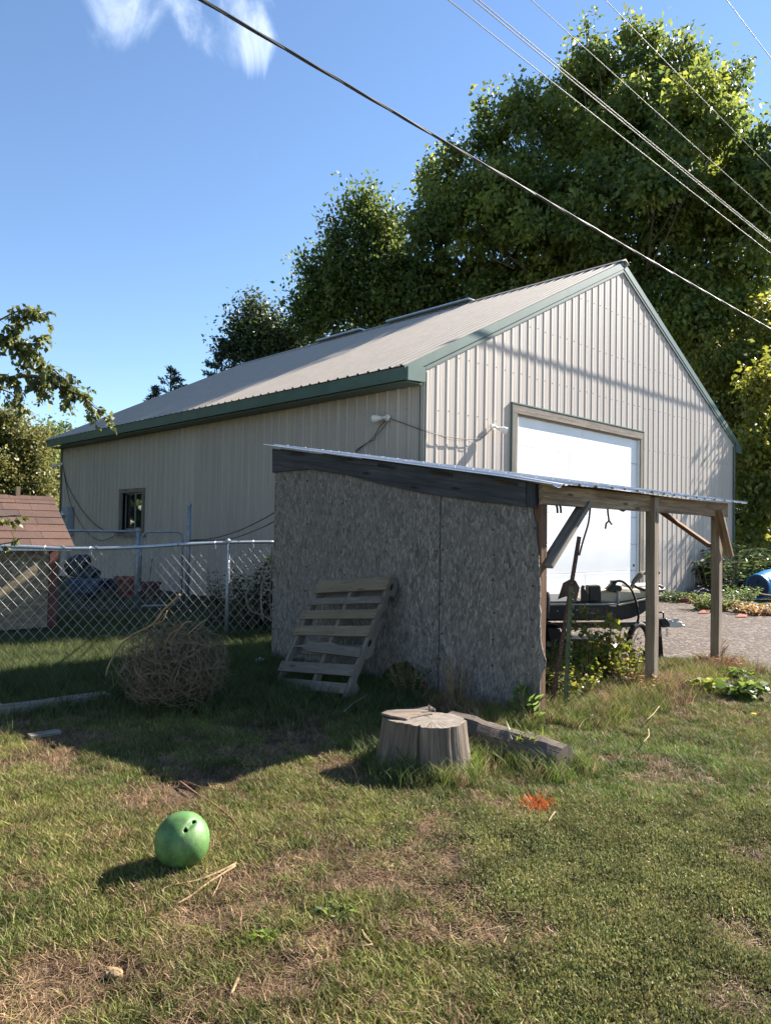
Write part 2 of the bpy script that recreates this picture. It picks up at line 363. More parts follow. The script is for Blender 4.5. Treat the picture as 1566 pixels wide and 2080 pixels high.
# green ball
t = NT('scuffed green rubber'); c = t.coord('Object'); n = t.noise(c, 9, 8, 0.65); col = t.ramp(n, [(0.36, (0.05, 0.10, 0.026)), (0.5, (0.085, 0.20, 0.055)), (0.66, (0.17, 0.27, 0.09))])
f = t.noise(c, 55, 6, 0.7); col = t.mix(t.ramp(f, [(0.52, 0.0), (0.66, 0.8)]), col, (0.12, 0.12, 0.055)); cr = t.vor(c, 22, 'DISTANCE_TO_EDGE')
col = t.mix(t.ramp(cr.outputs['Distance'], [(0.0, 0.35), (0.03, 0.0)]), col, (0.06, 0.11, 0.04)); t.bump(f, 0.35, 0.004); M['ball'] = t.fin(col, 0.5, 0, 0.4)
# stump top with rings
t = NT('cut stump face'); c = t.coord('UV'); ln = t.n('ShaderNodeVectorMath', operation='LENGTH'); t.l(c, ln.inputs[0]); wv = t.noise(c, 9, 4)
rg = t.math('SINE', t.math('MULTIPLY', t.math('ADD', ln.outputs['Value'], t.math('MULTIPLY', wv, 0.05)), 420)); n = t.noise(c, 14, 6)
col = t.ramp(n, [(0.3, (0.15, 0.12, 0.095)), (0.7, (0.27, 0.235, 0.195))]); col = t.mix(t.ramp(rg, [(0.3, 0.0), (1.0, 0.4)]), col, (0.085, 0.068, 0.055))
at = t.n('ShaderNodeTexGradient', gradient_type='RADIAL'); t.l(c, at.inputs[0]); cmb = t.n('ShaderNodeCombineXYZ'); t.l(t.math('MULTIPLY', at.outputs['Fac'], 34), cmb.inputs[0]); t.l(t.math('MULTIPLY', ln.outputs['Value'], 3), cmb.inputs[1])
ck = t.noise(cmb.outputs[0], 1.0, 3); col = t.mix(t.ramp(ck, [(0.66, 0.0), (0.72, 0.55)]), col, (0.06, 0.048, 0.04)); t.bump(t.math('ADD', n, ck), 0.5, 0.006)
M['stumptop'] = t.fin(col, 0.9, 0, 0.2)
# gravel
t = NT('crushed gravel'); c = t.coord('Object'); v1 = t.vor(c, 20); s1 = t.n('ShaderNodeSeparateColor'); t.l(v1.outputs['Color'], s1.inputs[0]); v2 = t.vor(c, 48); s2 = t.n('ShaderNodeSeparateColor'); t.l(v2.outputs['Color'], s2.inputs[0])
col = t.ramp(s1.outputs[0], [(0.0, (0.04, 0.03, 0.025)), (0.5, (0.125, 0.097, 0.08)), (1.0, (0.32, 0.26, 0.225))]); col = t.mix(0.4, col, t.ramp(s2.outputs[0], [(0, (0.05, 0.04, 0.034)), (1, (0.21, 0.175, 0.15))]))
col = t.mix(t.ramp(v1.outputs['Distance'], [(0.35, 0.0), (0.8, 0.6)]), col, (0.08, 0.06, 0.05)); g = t.noise(c, 0.7, 5); col = t.mix(t.ramp(g, [(0.5, 0.0), (0.72, 0.5)]), col, (0.075, 0.055, 0.045))
h = t.math('SUBTRACT', s1.outputs[0], t.math('MULTIPLY', v1.outputs['Distance'], 1.2)); t.bump(t.math('ADD', h, s2.outputs[0]), 0.8, 0.02); M['gravel'] = t.fin(col, 0.95, 0, 0.15)
# ground: soil, thatch and dry litter; 'dry' attribute comes from where the lawn is worn
t = NT('lawn soil and thatch'); c = t.coord('Object'); a = t.n('ShaderNodeAttribute', attribute_name='dry'); n = t.noise(c, 6, 8, 0.6); f = t.noise(c, 60, 5, 0.7); st = t.noise(t.coord('Object', (40, 150, 40), (0, 0, 0.6)), 1.0, 3); st2 = t.noise(t.coord('Object', (150, 40, 40), (0, 0, 0.3)), 1.0, 3)
green = t.ramp(f, [(0.3, (0.028, 0.034, 0.014)), (0.7, (0.095, 0.09, 0.042))]); dry = t.ramp(f, [(0.25, (0.06, 0.036, 0.024)), (0.55, (0.125, 0.077, 0.050)), (0.8, (0.21, 0.135, 0.088))])
dry = t.mix(t.ramp(t.math('MAXIMUM', st, st2), [(0.56, 0.0), (0.66, 0.6)]), dry, (0.30, 0.195, 0.12)); dry = t.mix(t.ramp(n, [(0.55, 0.0), (0.68, 0.6)]), dry, (0.115, 0.088, 0.074))
dry = t.mix(0.0, dry, dry); col = t.mix(a.outputs['Fac'], green, dry); t.bump(t.math('ADD', f, t.math('ADD', st, st2)), 0.8, 0.02); M['ground'] = t.fin(col, 0.95, 0, 0.1)

# ------------------------------------------------------------------ ground
def smooth(a, b, x): t_ = np.clip((x-a)/(b-a), 0, 1); return t_*t_*(3-2*t_)
def vnoise(x, y, s, seed):
    """smooth value noise, numpy"""
    x = np.asarray(x)/s; y = np.asarray(y)/s; xi = np.floor(x).astype(np.int64); yi = np.floor(y).astype(np.int64); fx = x-xi; fy = y-yi
    def h(a, b): n_ = (a*374761393 + b*668265263 + seed*974634777) & 0x7fffffff; n_ = ((n_ ^ (n_ >> 13))*1274126177) & 0x7fffffff; return ((n_ ^ (n_ >> 16)) & 0xffff)/65535.0
    fx = fx*fx*(3-2*fx); fy = fy*fy*(3-2*fy)
    return (h(xi, yi)*(1-fx)+h(xi+1, yi)*fx)*(1-fy)+(h(xi, yi+1)*(1-fx)+h(xi+1, yi+1)*fx)*fy
def fbm(x, y, s, seed): return 0.55*vnoise(x, y, s, seed)+0.3*vnoise(x, y, s/2.1, seed+1)+0.15*vnoise(x, y, s/4.3, seed+2)
def gz(x, y):
    x = np.asarray(x, float); y = np.asarray(y, float); f = 1-smooth(4.6, 6.2, y); f = f*(1-smooth(5, 8, np.abs(x)))
    return f*((fbm(x, y, 0.9, 3)-0.5)*0.06 + (fbm(x, y, 0.25, 9)-0.5)*0.02)
def patch(x, y, spots):
    r = np.zeros_like(x)
    for (px, py, rx, ry, a) in spots:
        g = gp(px, py); k = g.y/FPX; r = np.maximum(r, a*np.exp(-(((x-g.x)/(rx*k))**2+((y-g.y)/(ry*k*g.y/CAMH))**2)))
    return r
DRY = [(720, 1800, 170, 34, 1), (450, 1860, 160, 40, 1), (180, 1950, 170, 45, 1), (60, 2050, 180, 60, .9), (560, 2010, 170, 55, .95), (820, 1745, 120, 22, .8), (1330, 1838, 70, 22, 1), (1500, 1905, 130, 60, 1), (1545, 1740, 90, 30, 1),
       (1480, 2030, 160, 60, .95), (860, 1905, 130, 26, 1), (640, 1910, 110, 22, .9), (900, 1770, 80, 18, .9), (1150, 1840, 50, 14, .5), (620, 1640, 90, 20, .6), (1350, 1480, 110, 20, .65), (1230, 1570, 80, 14, .7), (1330, 1395, 130, 14, .9), (1480, 1365, 120, 9, 1),
       (120, 1700, 120, 26, .55), (1100, 2060, 120, 30, .55), (60, 1800, 120, 30, .6), (300, 1600, 60, 14, .5), (80, 1338, 120, 6, 0.8)]
def dryness(x, y):
    d = patch(x, y, DRY); n_ = fbm(x, y, 0.55, 21); base = smooth(0.46, 0.66, n_)*0.75*(1-smooth(6.0, 7.5, y))
    olive = smooth(0.2, 1.4, x)*(1-smooth(3.4, 4.3, y)); base = base*(1-0.75*olive)
    return 0.9*smooth(0.28, 0.85, np.clip(np.maximum(d*(0.45+1.0*fbm(x, y, 0.13, 33)), base), 0, 1))
xs = np.concatenate([-np.geomspace(260, 6.2, 22), np.arange(-6, 6.01, 0.07), np.geomspace(6.2, 260, 22)])
ys = np.concatenate([-np.geomspace(120, 1.0, 12), np.arange(-0.5, 1.6, 0.5), np.arange(1.7, 8.2, 0.06), np.geomspace(8.4, 900, 40)])
GX, GY = np.meshgrid(xs, ys); gv = np.stack([GX.ravel(), GY.ravel(), gz(GX.ravel(), GY.ravel())], 1)
ny, nx = GX.shape; I = np.arange(ny*nx).reshape(ny, nx)
gf = np.stack([I[:-1, :-1].ravel(), I[:-1, 1:].ravel(), I[1:, 1:].ravel(), I[1:, :-1].ravel()], 1)
ground = npmesh('ground', gv, gf, M['ground'], kind='structure')
at = ground.data.attributes.new('dry', 'FLOAT', 'POINT'); at.data.foreach_set('value', dryness(gv[:, 0], gv[:, 1]).astype(np.float32))
ground.data.polygons.foreach_set('use_smooth', [True]*len(gf))

# ------------------------------------------------------------------ barn
BA = R(44.2); EU = V(math.cos(BA), math.sin(BA), 0); EV = V(-math.sin(BA), math.cos(BA), 0); P0 = V(0.5425, 11.11, 0)
BW_, BL_, SL = 12.07, 14.2, 0.508
ZW, OV, RK = 4.08, 0.40, 0.025                    # roof height over the wall line, eave and rake overhang
def B(u, v, z): return P0 + EU*u + EV*v + V(0, 0, z)
def roofz(u): return ZW + SL*min(u, BW_-u)
barn = thing('barn', P0, 'large tan corrugated steel barn with green trim and a white garage door', 'barn')
PITCH_R = 0.24
def ribs(a, b, h=0.026, fine=0.006):
    """profile points (x, depth) between a and b with trapezoid ribs every PITCH_R and two fine ribs between"""
    pts = []
    k0 = int(math.floor(a/PITCH_R))-1
    for k in range(k0, int(math.ceil(b/PITCH_R))+2):
        c = k*PITCH_R + 0.06
        for dx, d in ((-0.034, 0), (-0.013, h), (0.013, h), (0.034, 0), (0.078, 0), (0.088, fine), (0.098, 0), (0.142, 0), (0.152, fine), (0.162, 0)):
            pts.append((c+dx, d))
    P = [(x, d) for x, d in pts if a < x < b]
    def at_(x):
        for (x0, d0), (x1, d1) in zip(pts, pts[1:]):
            if x0 <= x <= x1: return d0+(d1-d0)*(x-x0)/(x1-x0)
        return 0
    return [(a, at_(a))]+P+[(b, at_(b))]
DU0, DU1, DZ = 2.22, 6.94, 3.65                  # outside of the door trim
WV0, WV1, WZ0, WZ1 = 8.92, 10.26, 1.25, 2.36     # window in the long wall
def wall_sheet(a, b, top, bottom, place, breaks=(), kinks=(), h=0.028, fine=0.006):
    pr = ribs(a, b, h, fine); ex = [x for x in list(breaks)+list(kinks) if a+1e-4 < x < b-1e-4]
    for x in ex:
        for i in range(len(pr)-1):
            if pr[i][0] < x < pr[i+1][0]:
                t_ = (x-pr[i][0])/(pr[i+1][0]-pr[i][0]); pr.insert(i+1, (x, pr[i][1]+t_*(pr[i+1][1]-pr[i][1]))); break
    m = MB()
    for (x0, d0), (x1, d1) in zip(pr, pr[1:]):
        if x1-x0 < 1e-6: continue
        for (z0a, z1a, z0b, z1b) in bottom((x0+x1)/2, x0, x1, top):
            i = m.verts([place(x0, d0, z0a), place(x1, d1, z0b), place(x1, d1, z1b), place(x0, d0, z1a)]); m.face((i, i+1, i+2, i+3))
    return m
def spans_front(xm, x0, x1, top):
    z0 = DZ if DU0 < xm < DU1 else 0.0
    return [(z0, top(x0), z0, top(x1))]
def spans_left(xm, x0, x1, top):
    if WV0 < xm < WV1: return [(0, WZ0, 0, WZ0), (WZ1, top(x0), WZ1, top(x1))]
    return [(0, top(x0), 0, top(x1))]
n = 13; wdt = BW_/n
for i in range(n):
    wall_sheet(i*wdt+0.001, (i+1)*wdt-0.001, lambda u: roofz(u)-0.045, spans_front, lambda x, d, z: B(x, -d, z), (DU0, DU1), (BW_/2,), 0.0105, 0.0018).build('wall_panel', random.choice(M['sidings']), barn)
n = 15; wdt = BL_/n
for i in range(n):
    wall_sheet(i*wdt+0.001, (i+1)*wdt-0.001, lambda v: ZW-0.06, spans_left, lambda x, d, z: B(-d, x, z), (WV0, WV1)).build('wall_panel', random.choice(M['sidings']), barn)
for (a, b, pl) in ((0, BL_, lambda x, d, z: B(BW_+d, x, z)), (0, BW_, lambda x, d, z: B(x, BL_+d, z))):     # far walls
    top = (lambda v: ZW-0.06) if pl(0, 0, 0) == B(BW_, 0, 0) else (lambda u: roofz(u)-0.045)
    wall_sheet(a, b, top, lambda xm, x0, x1, tp: [(0, tp(x0), 0, tp(x1))], pl, (), (BW_/2,)).build('wall_panel', M['siding'], barn)
# roof sheets, ribs run from eave to ridge
n = 15; va_, vb_ = -RK-0.012, BL_+RK+0.012; wdt = (vb_-va_)/n; ch = math.cos(math.atan(SL)); sh_ = math.sin(math.atan(SL))
for side in (0, 1):
    for i in range(n):
        m = MB(); pr = ribs(va_+i*wdt, va_+(i+1)*wdt, 0.024)
        for (x0, d0), (x1, d1) in zip(pr, pr[1:]):
            q = []
            for (uu, zz) in ((-OV-0.02, ZW-SL*(OV+0.02)), (BW_/2, ZW+SL*BW_/2)):
                for (x, d) in ((x0, d0), (x1, d1)):
                    u2 = uu-sh_*d; u2 = u2 if side == 0 else BW_-u2; q.append(B(u2, x, zz+ch*d))
            k = m.verts(q); m.face((k, k+1, k+3, k+2) if side else (k+1, k, k+2, k+3))
        m.build('roof_panel', M['roofing'], barn)
# solid roof deck under the sheets
for side in (0, 1):
    f = (lambda u: u) if side == 0 else (lambda u: BW_-u)
    pts = [B(f(-OV+0.03), -RK+0.01, ZW-SL*(OV-0.03)-0.012), B(f(BW_/2), -RK+0.01, ZW+SL*BW_/2-0.012), B(f(BW_/2), -RK+0.01, ZW+SL*BW_/2-0.10), B(f(-OV+0.03), -RK+0.01, ZW-SL*(OV-0.03)-0.06)]
    MB().prism(pts, EV*(BL_+2*RK-0.02)).build('roof_deck', M['brownwood'], barn)
# eave fascia, soffit, rake trim, corners, ridge
ez = ZW-SL*OV
for side in (0, 1):
    f = (lambda u: u) if side == 0 else (lambda u: BW_-u)
    MB().beam(B(f(-OV), -RK-0.02, ez-0.125), B(f(-OV), BL_+RK+0.02, ez-0.11), 0.03, 0.19, seg=12).build('fascia', M['green'], barn)
    MB().beam(B(f(-OV/2+0.01), -RK+0.03, ez-0.235), B(f(-OV/2+0.01), BL_+RK-0.03, ez-0.235), OV-0.04, 0.015).build('soffit', M['green'], barn)
    for vv in (-RK-0.004, BL_+RK+0.004):
        a = B(f(-OV-0.03), vv, ZW-SL*(OV+0.03)-0.075); b = B(f(BW_/2), vv, ZW+SL*BW_/2-0.085)
        MB().beam(a, b, 0.022, 0.135, up=(0, 0, 1)).build('rake_trim', M['green'], barn)
        a2 = B(f(0.02), vv+(0.006 if vv < 0 else -0.006), ZW-0.19); b2 = B(f(BW_/2), vv+(0.006 if vv < 0 else -0.006), ZW+SL*BW_/2-0.20)
        MB().beam(a2, b2, 0.02, 0.05).build('rake_trim', M['green'], barn)
    MB().prism([B(f(-OV), -RK-0.035, ez-0.23), B(f(-0.015), -RK-0.035, ez-0.21), B(f(-0.015), -RK-0.035, ez+0.02), B(f(-OV), -RK-0.035, ez-0.03)], EV*0.05).build('eave_return', M['green'], barn)
    for vv, sgn in ((0, -1), (BL_, 1)):
        m = MB(); m.beam(B(f(0.035), vv+sgn*0.03, 0), B(f(0.035), vv+sgn*0.03, ZW-0.25), 0.09 if side else 0.02, 0.012, up=EV); m.beam(B(f(-0.035), vv-sgn*0.03, 0), B(f(-0.035), vv-sgn*0.03, ZW-0.25), 0.02 if sgn < 0 else 0.08, 0.012, up=EU)
        m.build('corner_trim', M['green'], barn)
zr = ZW+SL*BW_/2
MB().prism([B(BW_/2-0.17, -RK-0.05, zr-0.05), B(BW_/2, -RK-0.05, zr+0.045), B(BW_/2+0.17, -RK-0.05, zr-0.05), B(BW_/2, -RK-0.05, zr+0.01)], EV*(BL_+2*RK+0.1)).build('ridge_cap', M['roofing'], barn)
for v0, v1 in ((4.0, 6.95), (8.0, 10.0)):
    MB().beam(B(BW_/2, v0, zr+0.06), B(BW_/2, v1, zr+0.06), 0.34, 0.055).build('ridge_vent', M['steel'], barn, bevel=0.02)
ch_ = B(BW_/2+0.55, 9.6, zr-0.35)
m = MB().lathe(ch_, [(0.13, 0), (0.13, 0.55)], 16); fl = m.build('flue_pipe', M['rust'], barn, smooth=False)
MB().lathe(ch_+V(0, 0, 0.50), [(0.17, 0), (0.17, 0.05), (0.15, 0.06), (0.15, 0.12), (0.22, 0.13), (0.20, 0.17), (0.03, 0.24)], 16).build('flue_cap', M['black'], fl)
# screws in rows
m = MB()
for z in (0.35, 1.3, 2.3, 3.3, 4.2, 5.1, 6.0):
    for k in range(1, int(BW_/PITCH_R)):
        u = k*PITCH_R+0.06+0.045
        if z < roofz(u)-0.2 and not (DU0-0.05 < u < DU1+0.05 and z < DZ+0.1): m.box(B(u, -0.004, z+random.uniform(-.015, .015)), (0.016, 0.008, 0.016), BA)
    if z < 3.6:
        for k in range(1, int(BL_/PITCH_R)):
            v = k*PITCH_R+0.06+0.045
            if not (WV0-0.1 < v < WV1+0.1 and WZ0-0.1 < z < WZ1+0.1): m.box(B(-0.004, v, z), (0.008, 0.016, 0.016), BA)
m.build('screws', M['oldwood'], barn, kind='stuff')
# garage door
gd = MB().beam(B(DU0+0.14, 0.075, 1.75), B(DU1-0.14, 0.075, 1.75), 0.02, 3.5).build('garage_door', M['white'], barn)
rows = [3.50, 2.95, 2.38, 1.80, 1.23, 0.67, 0.03]; joints = [4.55, 4.1, 4.75, 4.25, 4.36, 4.72]
for (zt, zb), j in zip(zip(rows, rows[1:]), joints):
    for (a, b) in ((DU0+0.145, j-0.003), (j+0.003, DU1-0.145)):
        MB().beam(B(a, 0.042, (zt+zb)/2), B(b, 0.042, (zt+zb)/2), 0.04, zt-zb-0.008).build('door_panel', M['white'], gd, bevel=0.004)
MB().beam(B(6.62, 0.019, 0.78), B(6.70, 0.019, 0.78), 0.008, 0.05).build('door_handle', M['black'], gd)
fr = MB().beam(B(DU0, -0.022, DZ-0.08), B(DU1, -0.022, DZ-0.08), 0.044, 0.16).build('door_frame', M['oldwood'], barn, bevel=0.004)
for u in (DU0+0.065, DU1-0.065): MB().beam(B(u, -0.022, 0), B(u, -0.022, DZ-0.162), 0.044, 0.13, up=EU).build('jamb', M['oldwood'], fr, bevel=0.004)
MB().beam(B(DU0+0.14, -0.002, DZ-0.175), B(DU1-0.14, -0.002, DZ-0.175), 0.04, 0.026).build('header_stop', M['postwood'], fr)
for u in (DU0+0.152, DU1-0.152): MB().beam(B(u, -0.002, 0), B(u, -0.002, DZ-0.19), 0.04, 0.04, up=EU).build('stop', M['whiteplastic'], fr)
m = MB(); m.beam(B(DU0-0.03, -0.024, DZ+0.012), B(DU1+0.03, -0.024, DZ+0.012), 0.056, 0.02)
for u in (DU0-0.016, DU1+0.016): m.beam(B(u, -0.022, 0), B(u, -0.022, DZ), 0.05, 0.025, up=EU)
m.build('flashing', M['green'], barn)
# window with two sliding panes
wf = MB(); th = 0.10
wf.beam(B(-0.03, WV0, WZ1-th/2), B(-0.03, WV1, WZ1-th/2), 0.06, th); wf.beam(B(-0.03, WV0, WZ0+th/2), B(-0.03, WV1, WZ0+th/2), 0.06, th)
for v in (WV0+th/2, WV1-th/2): wf.beam(B(-0.03, v, WZ0+th), B(-0.03, v, WZ1-th), 0.06, th, up=EV)
wf = wf.build('window', M['oldwood'], barn)
MB().beam(B(-0.05, WV0-0.05, WZ0-0.03), B(-0.05, WV1+0.05, WZ0-0.03), 0.14, 0.05).build('sill', M['oldwood'], wf)
vm = WV0+(WV1-WV0)*0.47
for a, b, dpt in ((WV0+th, vm+0.02, 0.05), (vm-0.02, WV1-th, 0.08)):
    m = MB(); 
    for v in (a+0.018, b-0.018): m.beam(B(dpt, v, WZ0+th), B(dpt, v, WZ1-th), 0.03, 0.036, up=EV)
    for z in (WZ0+th+0.018, WZ1-th-0.018): m.beam(B(dpt, a+0.036, z), B(dpt, b-0.036, z), 0.03, 0.036)
    sa2 = m.build('sash', M['dullsteel'], wf)
    MB().beam(B(dpt, a+0.034, (WZ0+WZ1)/2), B(dpt, b-0.034, (WZ0+WZ1)/2), 0.008, WZ1-WZ0-2*th-0.07).build('pane', M['glass'], wf)

# ------------------------------------------------------------------ gravel drive (sheet 4 mm above the ground)
gpoly = [gp(1040, 1352), gp(1200, 1347), gp(1330, 1338), gp(1440, 1342), gp(1500, 1350), gp(1566, 1366), gp(1700, 1398), V(14, 6.5, 0), V(30, 10, 0), V(32, 22, 0), gp(1640, 1236), gp(1566, 1240), gp(1500, 1236), gp(1420, 1232), B(8.6, -0.9, 0), B(7.6, -0.05, 0), B(1.6, -0.05, 0), B(1.0, -2.0, 0)]
m = MB(); m.face(range(m.verts([V(p.x, p.y, 0.004) for p in gpoly]), len(gpoly)))
drive = m.build('gravel_driveway', M['gravel'], kind='structure')
def inpoly(x, y, poly):
    r = np.zeros(len(x), bool); n = len(poly)
    for i in range(n):
        a, b = poly[i], poly[(i+1) % n]; c = (a.y > y) != (b.y > y)
        with np.errstate(divide='ignore', invalid='ignore'): r ^= c & (x < (b.x-a.x)*(y-a.y)/(b.y-a.y+1e-12)+a.x)
    return r

# ------------------------------------------------------------------ open-fronted shelter
SU = V(math.cos(R(45)), math.sin(R(45)), 0); SV = V(-math.sin(R(45)), math.cos(R(45)), 0); S0 = V(1.17, 5.54, 0)
SLEN, SDEP = 3.52, 3.30
def S(u, v, z): return S0+SU*u+SV*v+V(0, 0, z)
def sz(v): return 1.787+0.1515*v                  # underside of the roof sheet
def shp(px, py, u=0.0):                          # a pixel on the side wall plane as (v, z)
    h_ = hit(px, py, S(u, 0, 0), SU); return (h_-S0).dot(SV), h_.z
shed = thing('lean_to_shelter', S0, 'open lean-to shelter with weathered strand board side and corrugated metal roof', 'shelter')
redge = [shp(*p) for p in ((1086, 990), (1086, 1040), (1093, 1100), (1097, 1180), (1101, 1260), (1104, 1310), (1111, 1345), (1102, 1372), (1098, 1420), (1101, 1470))]
redge = sorted([(z, v) for v, z in redge])
def right_v(z): return float(np.interp(z, [a for a, b in redge], [b for a, b in redge])) + 0.022*(vnoise(z, 0, 0.05, 5)-0.5)+0.012*(vnoise(z, 3, 0.016, 8)-0.5)
def bott(v):
    hole = 0.27*max(0, 1-((v-1.38)/0.30)**2)**0.6 if abs(v-1.38) < 0.30 else 0
    return max(-0.03+0.05*(float(vnoise(v, 1, 0.09, 4))-0.3), hole+0.04*(float(vnoise(v, 2, 0.05, 6))-0.5) if hole > 0 else -9)
def osb_sheet(v0, v1, first):
    nv = int((v1-v0)/0.03); nz = 34; P = []; UVs = []
    for i in range(nv+1):
        row = []; ur = []
        for j in range(nz+1):
            t_ = i/nv; vv = v0+(v1-v0)*t_; zt = sz(vv)-0.10; zb = bott(vv); z = zb+(zt-zb)*j/nz
            if first: vv = right_v(z)+(v1-right_v(z))*t_
            bul = (0.006 if v0 > 0.9 and v0 < 2 else 0.0)+0.016*(float(fbm(vv, z, 0.5, 12))-0.5) + (0.03*(1-t_)**4*max(0, 0.7-z) if first else 0)
            row.append(S(-0.012-0.0-bul, vv, z)); ur.append((vv+v0*0.37, z+v0))
        P.append(row); UVs.append(ur)
    return MB().grid(P, UVs).build('wall_sheet', M['osb'], shed, solid=0.012)
osb_sheet(-0.02, 0.975, True); osb_sheet(0.984, 2.195, False); osb_sheet(2.204, 3.31, False)
for v in (0.98, 2.2): MB().beam(S(0.042, v, -0.02), S(0.042, v, sz(v)-0.12), 0.085, 0.04, up=SV).build('stud', M['darkwood'], shed)
m = MB()
for v in (0.05, 0.42, 0.955, 1.005, 1.6, 2.175, 2.225, 2.75, 3.27):
    for z in np.arange(0.35, 2.1, 0.22):
        if z < sz(v)-0.28: m.box(S(-0.024, v+random.uniform(-.012, .012), z+random.uniform(-.03, .03)), (0.012, 0.012, 0.012), R(45))
m.build('nails', M['rust'], shed, kind='stuff')
# posts
for (u, v, mt, wd) in ((0.05, 0.05, 'brownwood', 0.085), (1.81, 0.03, 'postwood', 0.09), (3.52, 0.03, 'postwood', 0.09), (0.05, SDEP-0.05, 'postwood', 0.085), (SLEN, SDEP-0.05, 'postwood', 0.085)):
    zt = sz(v)-(0.165 if v < 1 and u != 1.81 else 0.03)
    MB().beam(S(u, v+(-0.045 if u == 1.81 else 0.03 if u > 3 and v < 1 else 0), -0.05), S(u-(0.01 if u == 1.81 else -0.0), v+(-0.045 if u == 1.81 else 0.03 if u > 3 and v < 1 else 0), zt), wd, wd, up=SU, warp=0.004, seg=5).build('post', M[mt], shed, bevel=0.005)
# front beam in two lengths, back beam, side beams
zb = sz(0)-0.085
MB().beam(S(-0.01, 0.0, zb), S(1.763, 0.0, zb), 0.04, 0.15).build('beam', M['beamwood'], shed, bevel=0.003)
MB().beam(S(1.857, 0.0, zb), S(3.63, 0.0, zb), 0.04, 0.15).build('beam', M['beamwood'], shed, bevel=0.003)
MB().beam(S(-0.01, SDEP, sz(SDEP)-0.10), S(3.63, SDEP, sz(SDEP)-0.10), 0.04, 0.15).build('beam', M['brownwood'], shed)
MB().beam(S(3.575, 0.03, sz(0.03)-0.11), S(3.575, SDEP-0.03, sz(SDEP)-0.11), 0.035, 0.14).build('beam', M['brownwood'], shed)
for u in (0.035, 0.62, 1.22, 2.42, 3.02):
    MB().beam(S(u, 0.03, sz(0.03)-0.06), S(u, SDEP-0.03, sz(SDEP)-0.06), 0.04, 0.09).build('rafter', M['brownwood'], shed)
# dark fascia board on the wall side: outline traced in its own plane
fo = [shp(p[0], p[1], -0.045) for p in ((553, 911), (700, 928), (860, 947), (1000, 966), (1067, 975), (1067, 1029), (960, 1017), (860, 1002), (780, 985), (705, 965), (632, 953), (590, 956), (553, 960))]
MB().prism([S(-0.045, v, z) for v, z in fo][::-1], SU*0.028).build('fascia_board', M['darkwood'], shed, bevel=0.003)
fo = [shp(p[0], p[1], -0.03) for p in ((1069, 976), (1086, 979), (1086, 1032), (1069, 1030))]
MB().prism([S(-0.03, v, z) for v, z in fo][::-1], SU*0.06).build('fascia_board', M['darkwood'], shed)
# blocks between board and roof sheet
for v in (0.3, 0.95, 1.6, 2.25, 2.9): MB().beam(S(-0.02, v-0.12, sz(v-.12)-0.035), S(-0.02, v+0.12, sz(v+.12)-0.035), 0.05, 0.035).build('block', M['brownwood'], shed)
# braces
MB().beam(S(0.06, -0.005, 1.16), S(0.66, 0.012, 1.665), 0.04, 0.11, up=SV).build('brace', M['oldwood'], shed, bevel=0.004)
b0 = MB().beam(S(3.30, -0.04, 1.69), S(3.60, -0.045, 1.20), 0.09, 0.035, up=SV.cross(SU)+SU*0.0).build('brace', M['beamwood'], shed, bevel=0.003)
MB().beam(S(3.50, 0.11, 1.30), S(3.50, 0.72, 1.72), 0.04, 0.10, up=SU).build('brace', M['brownwood'], shed, bevel=0.004)
# corrugated roof sheets, ribs run down the slope
ue0, ue1, vf, vbk = -0.10, 3.86, -0.13, 3.42; nsh = 4; swd = (ue1-ue0)/nsh
for i in range(nsh):
    pr = ribs(ue0+i*swd, ue0+(i+1)*swd+0.03, 0.02); P = []
    nv = 8; dz = 0.003*(i % 2)
    for (x, d) in pr:
        row = []
        for j in range(nv+1):
            v = vf+(vbk-vf)*j/nv; curl = 0.0
            if i == 0 and j == 0: curl = 0.035*max(0, 1-abs(x-(ue0+0.10))/0.14)
            row.append(S(x, v - (0.0 if j else 0.03*float(vnoise(x, 0, 0.4, 2))), sz(v)+0.012+d+dz-curl+0.004*(float(vnoise(x, v, 0.8, 11))-0.5)))
        P.append(row)
    MB().grid(P).build('roof_sheet', M['galvroof'], shed, solid=0.002)
m = MB()
for v in (0.1, 0.9, 1.7, 2.5, 3.2):
    for k in range(-0, 16):
        u = k*PITCH_R+0.06
        if ue0 < u < ue1: m.box(S(u, v, sz(v)+0.036), (0.012, 0.012, 0.008), R(45))
m.build('screws', M['steel'], shed, kind='stuff')

# ------------------------------------------------------------------ curves
def bez(pts, n=24):
    """Catmull-Rom through points"""
    P = [Vector(p) for p in pts]; P = [P[0]*2-P[1]]+P+[P[-1]*2-P[-2]]; out_ = []
    segs = len(P)-3
    for i in range(segs):
        k = max(2, n//segs)
        for j in range(k+(i == segs-1)):
            t_ = j/k; a, b, c, d = P[i:i+4]
            out_.append(0.5*((2*b)+(c-a)*t_+(2*a-5*b+4*c-d)*t_*t_+(3*b-a-3*c+d)*t_**3))
    return out_
def cable(name, label, pts, r, mat='cable', n=24, sides=5, cat='cable', group=None):
    return MB().tube(bez(pts, n), r, sides).build(name, M[mat], smooth=True, label=label, cat=cat, group=group)

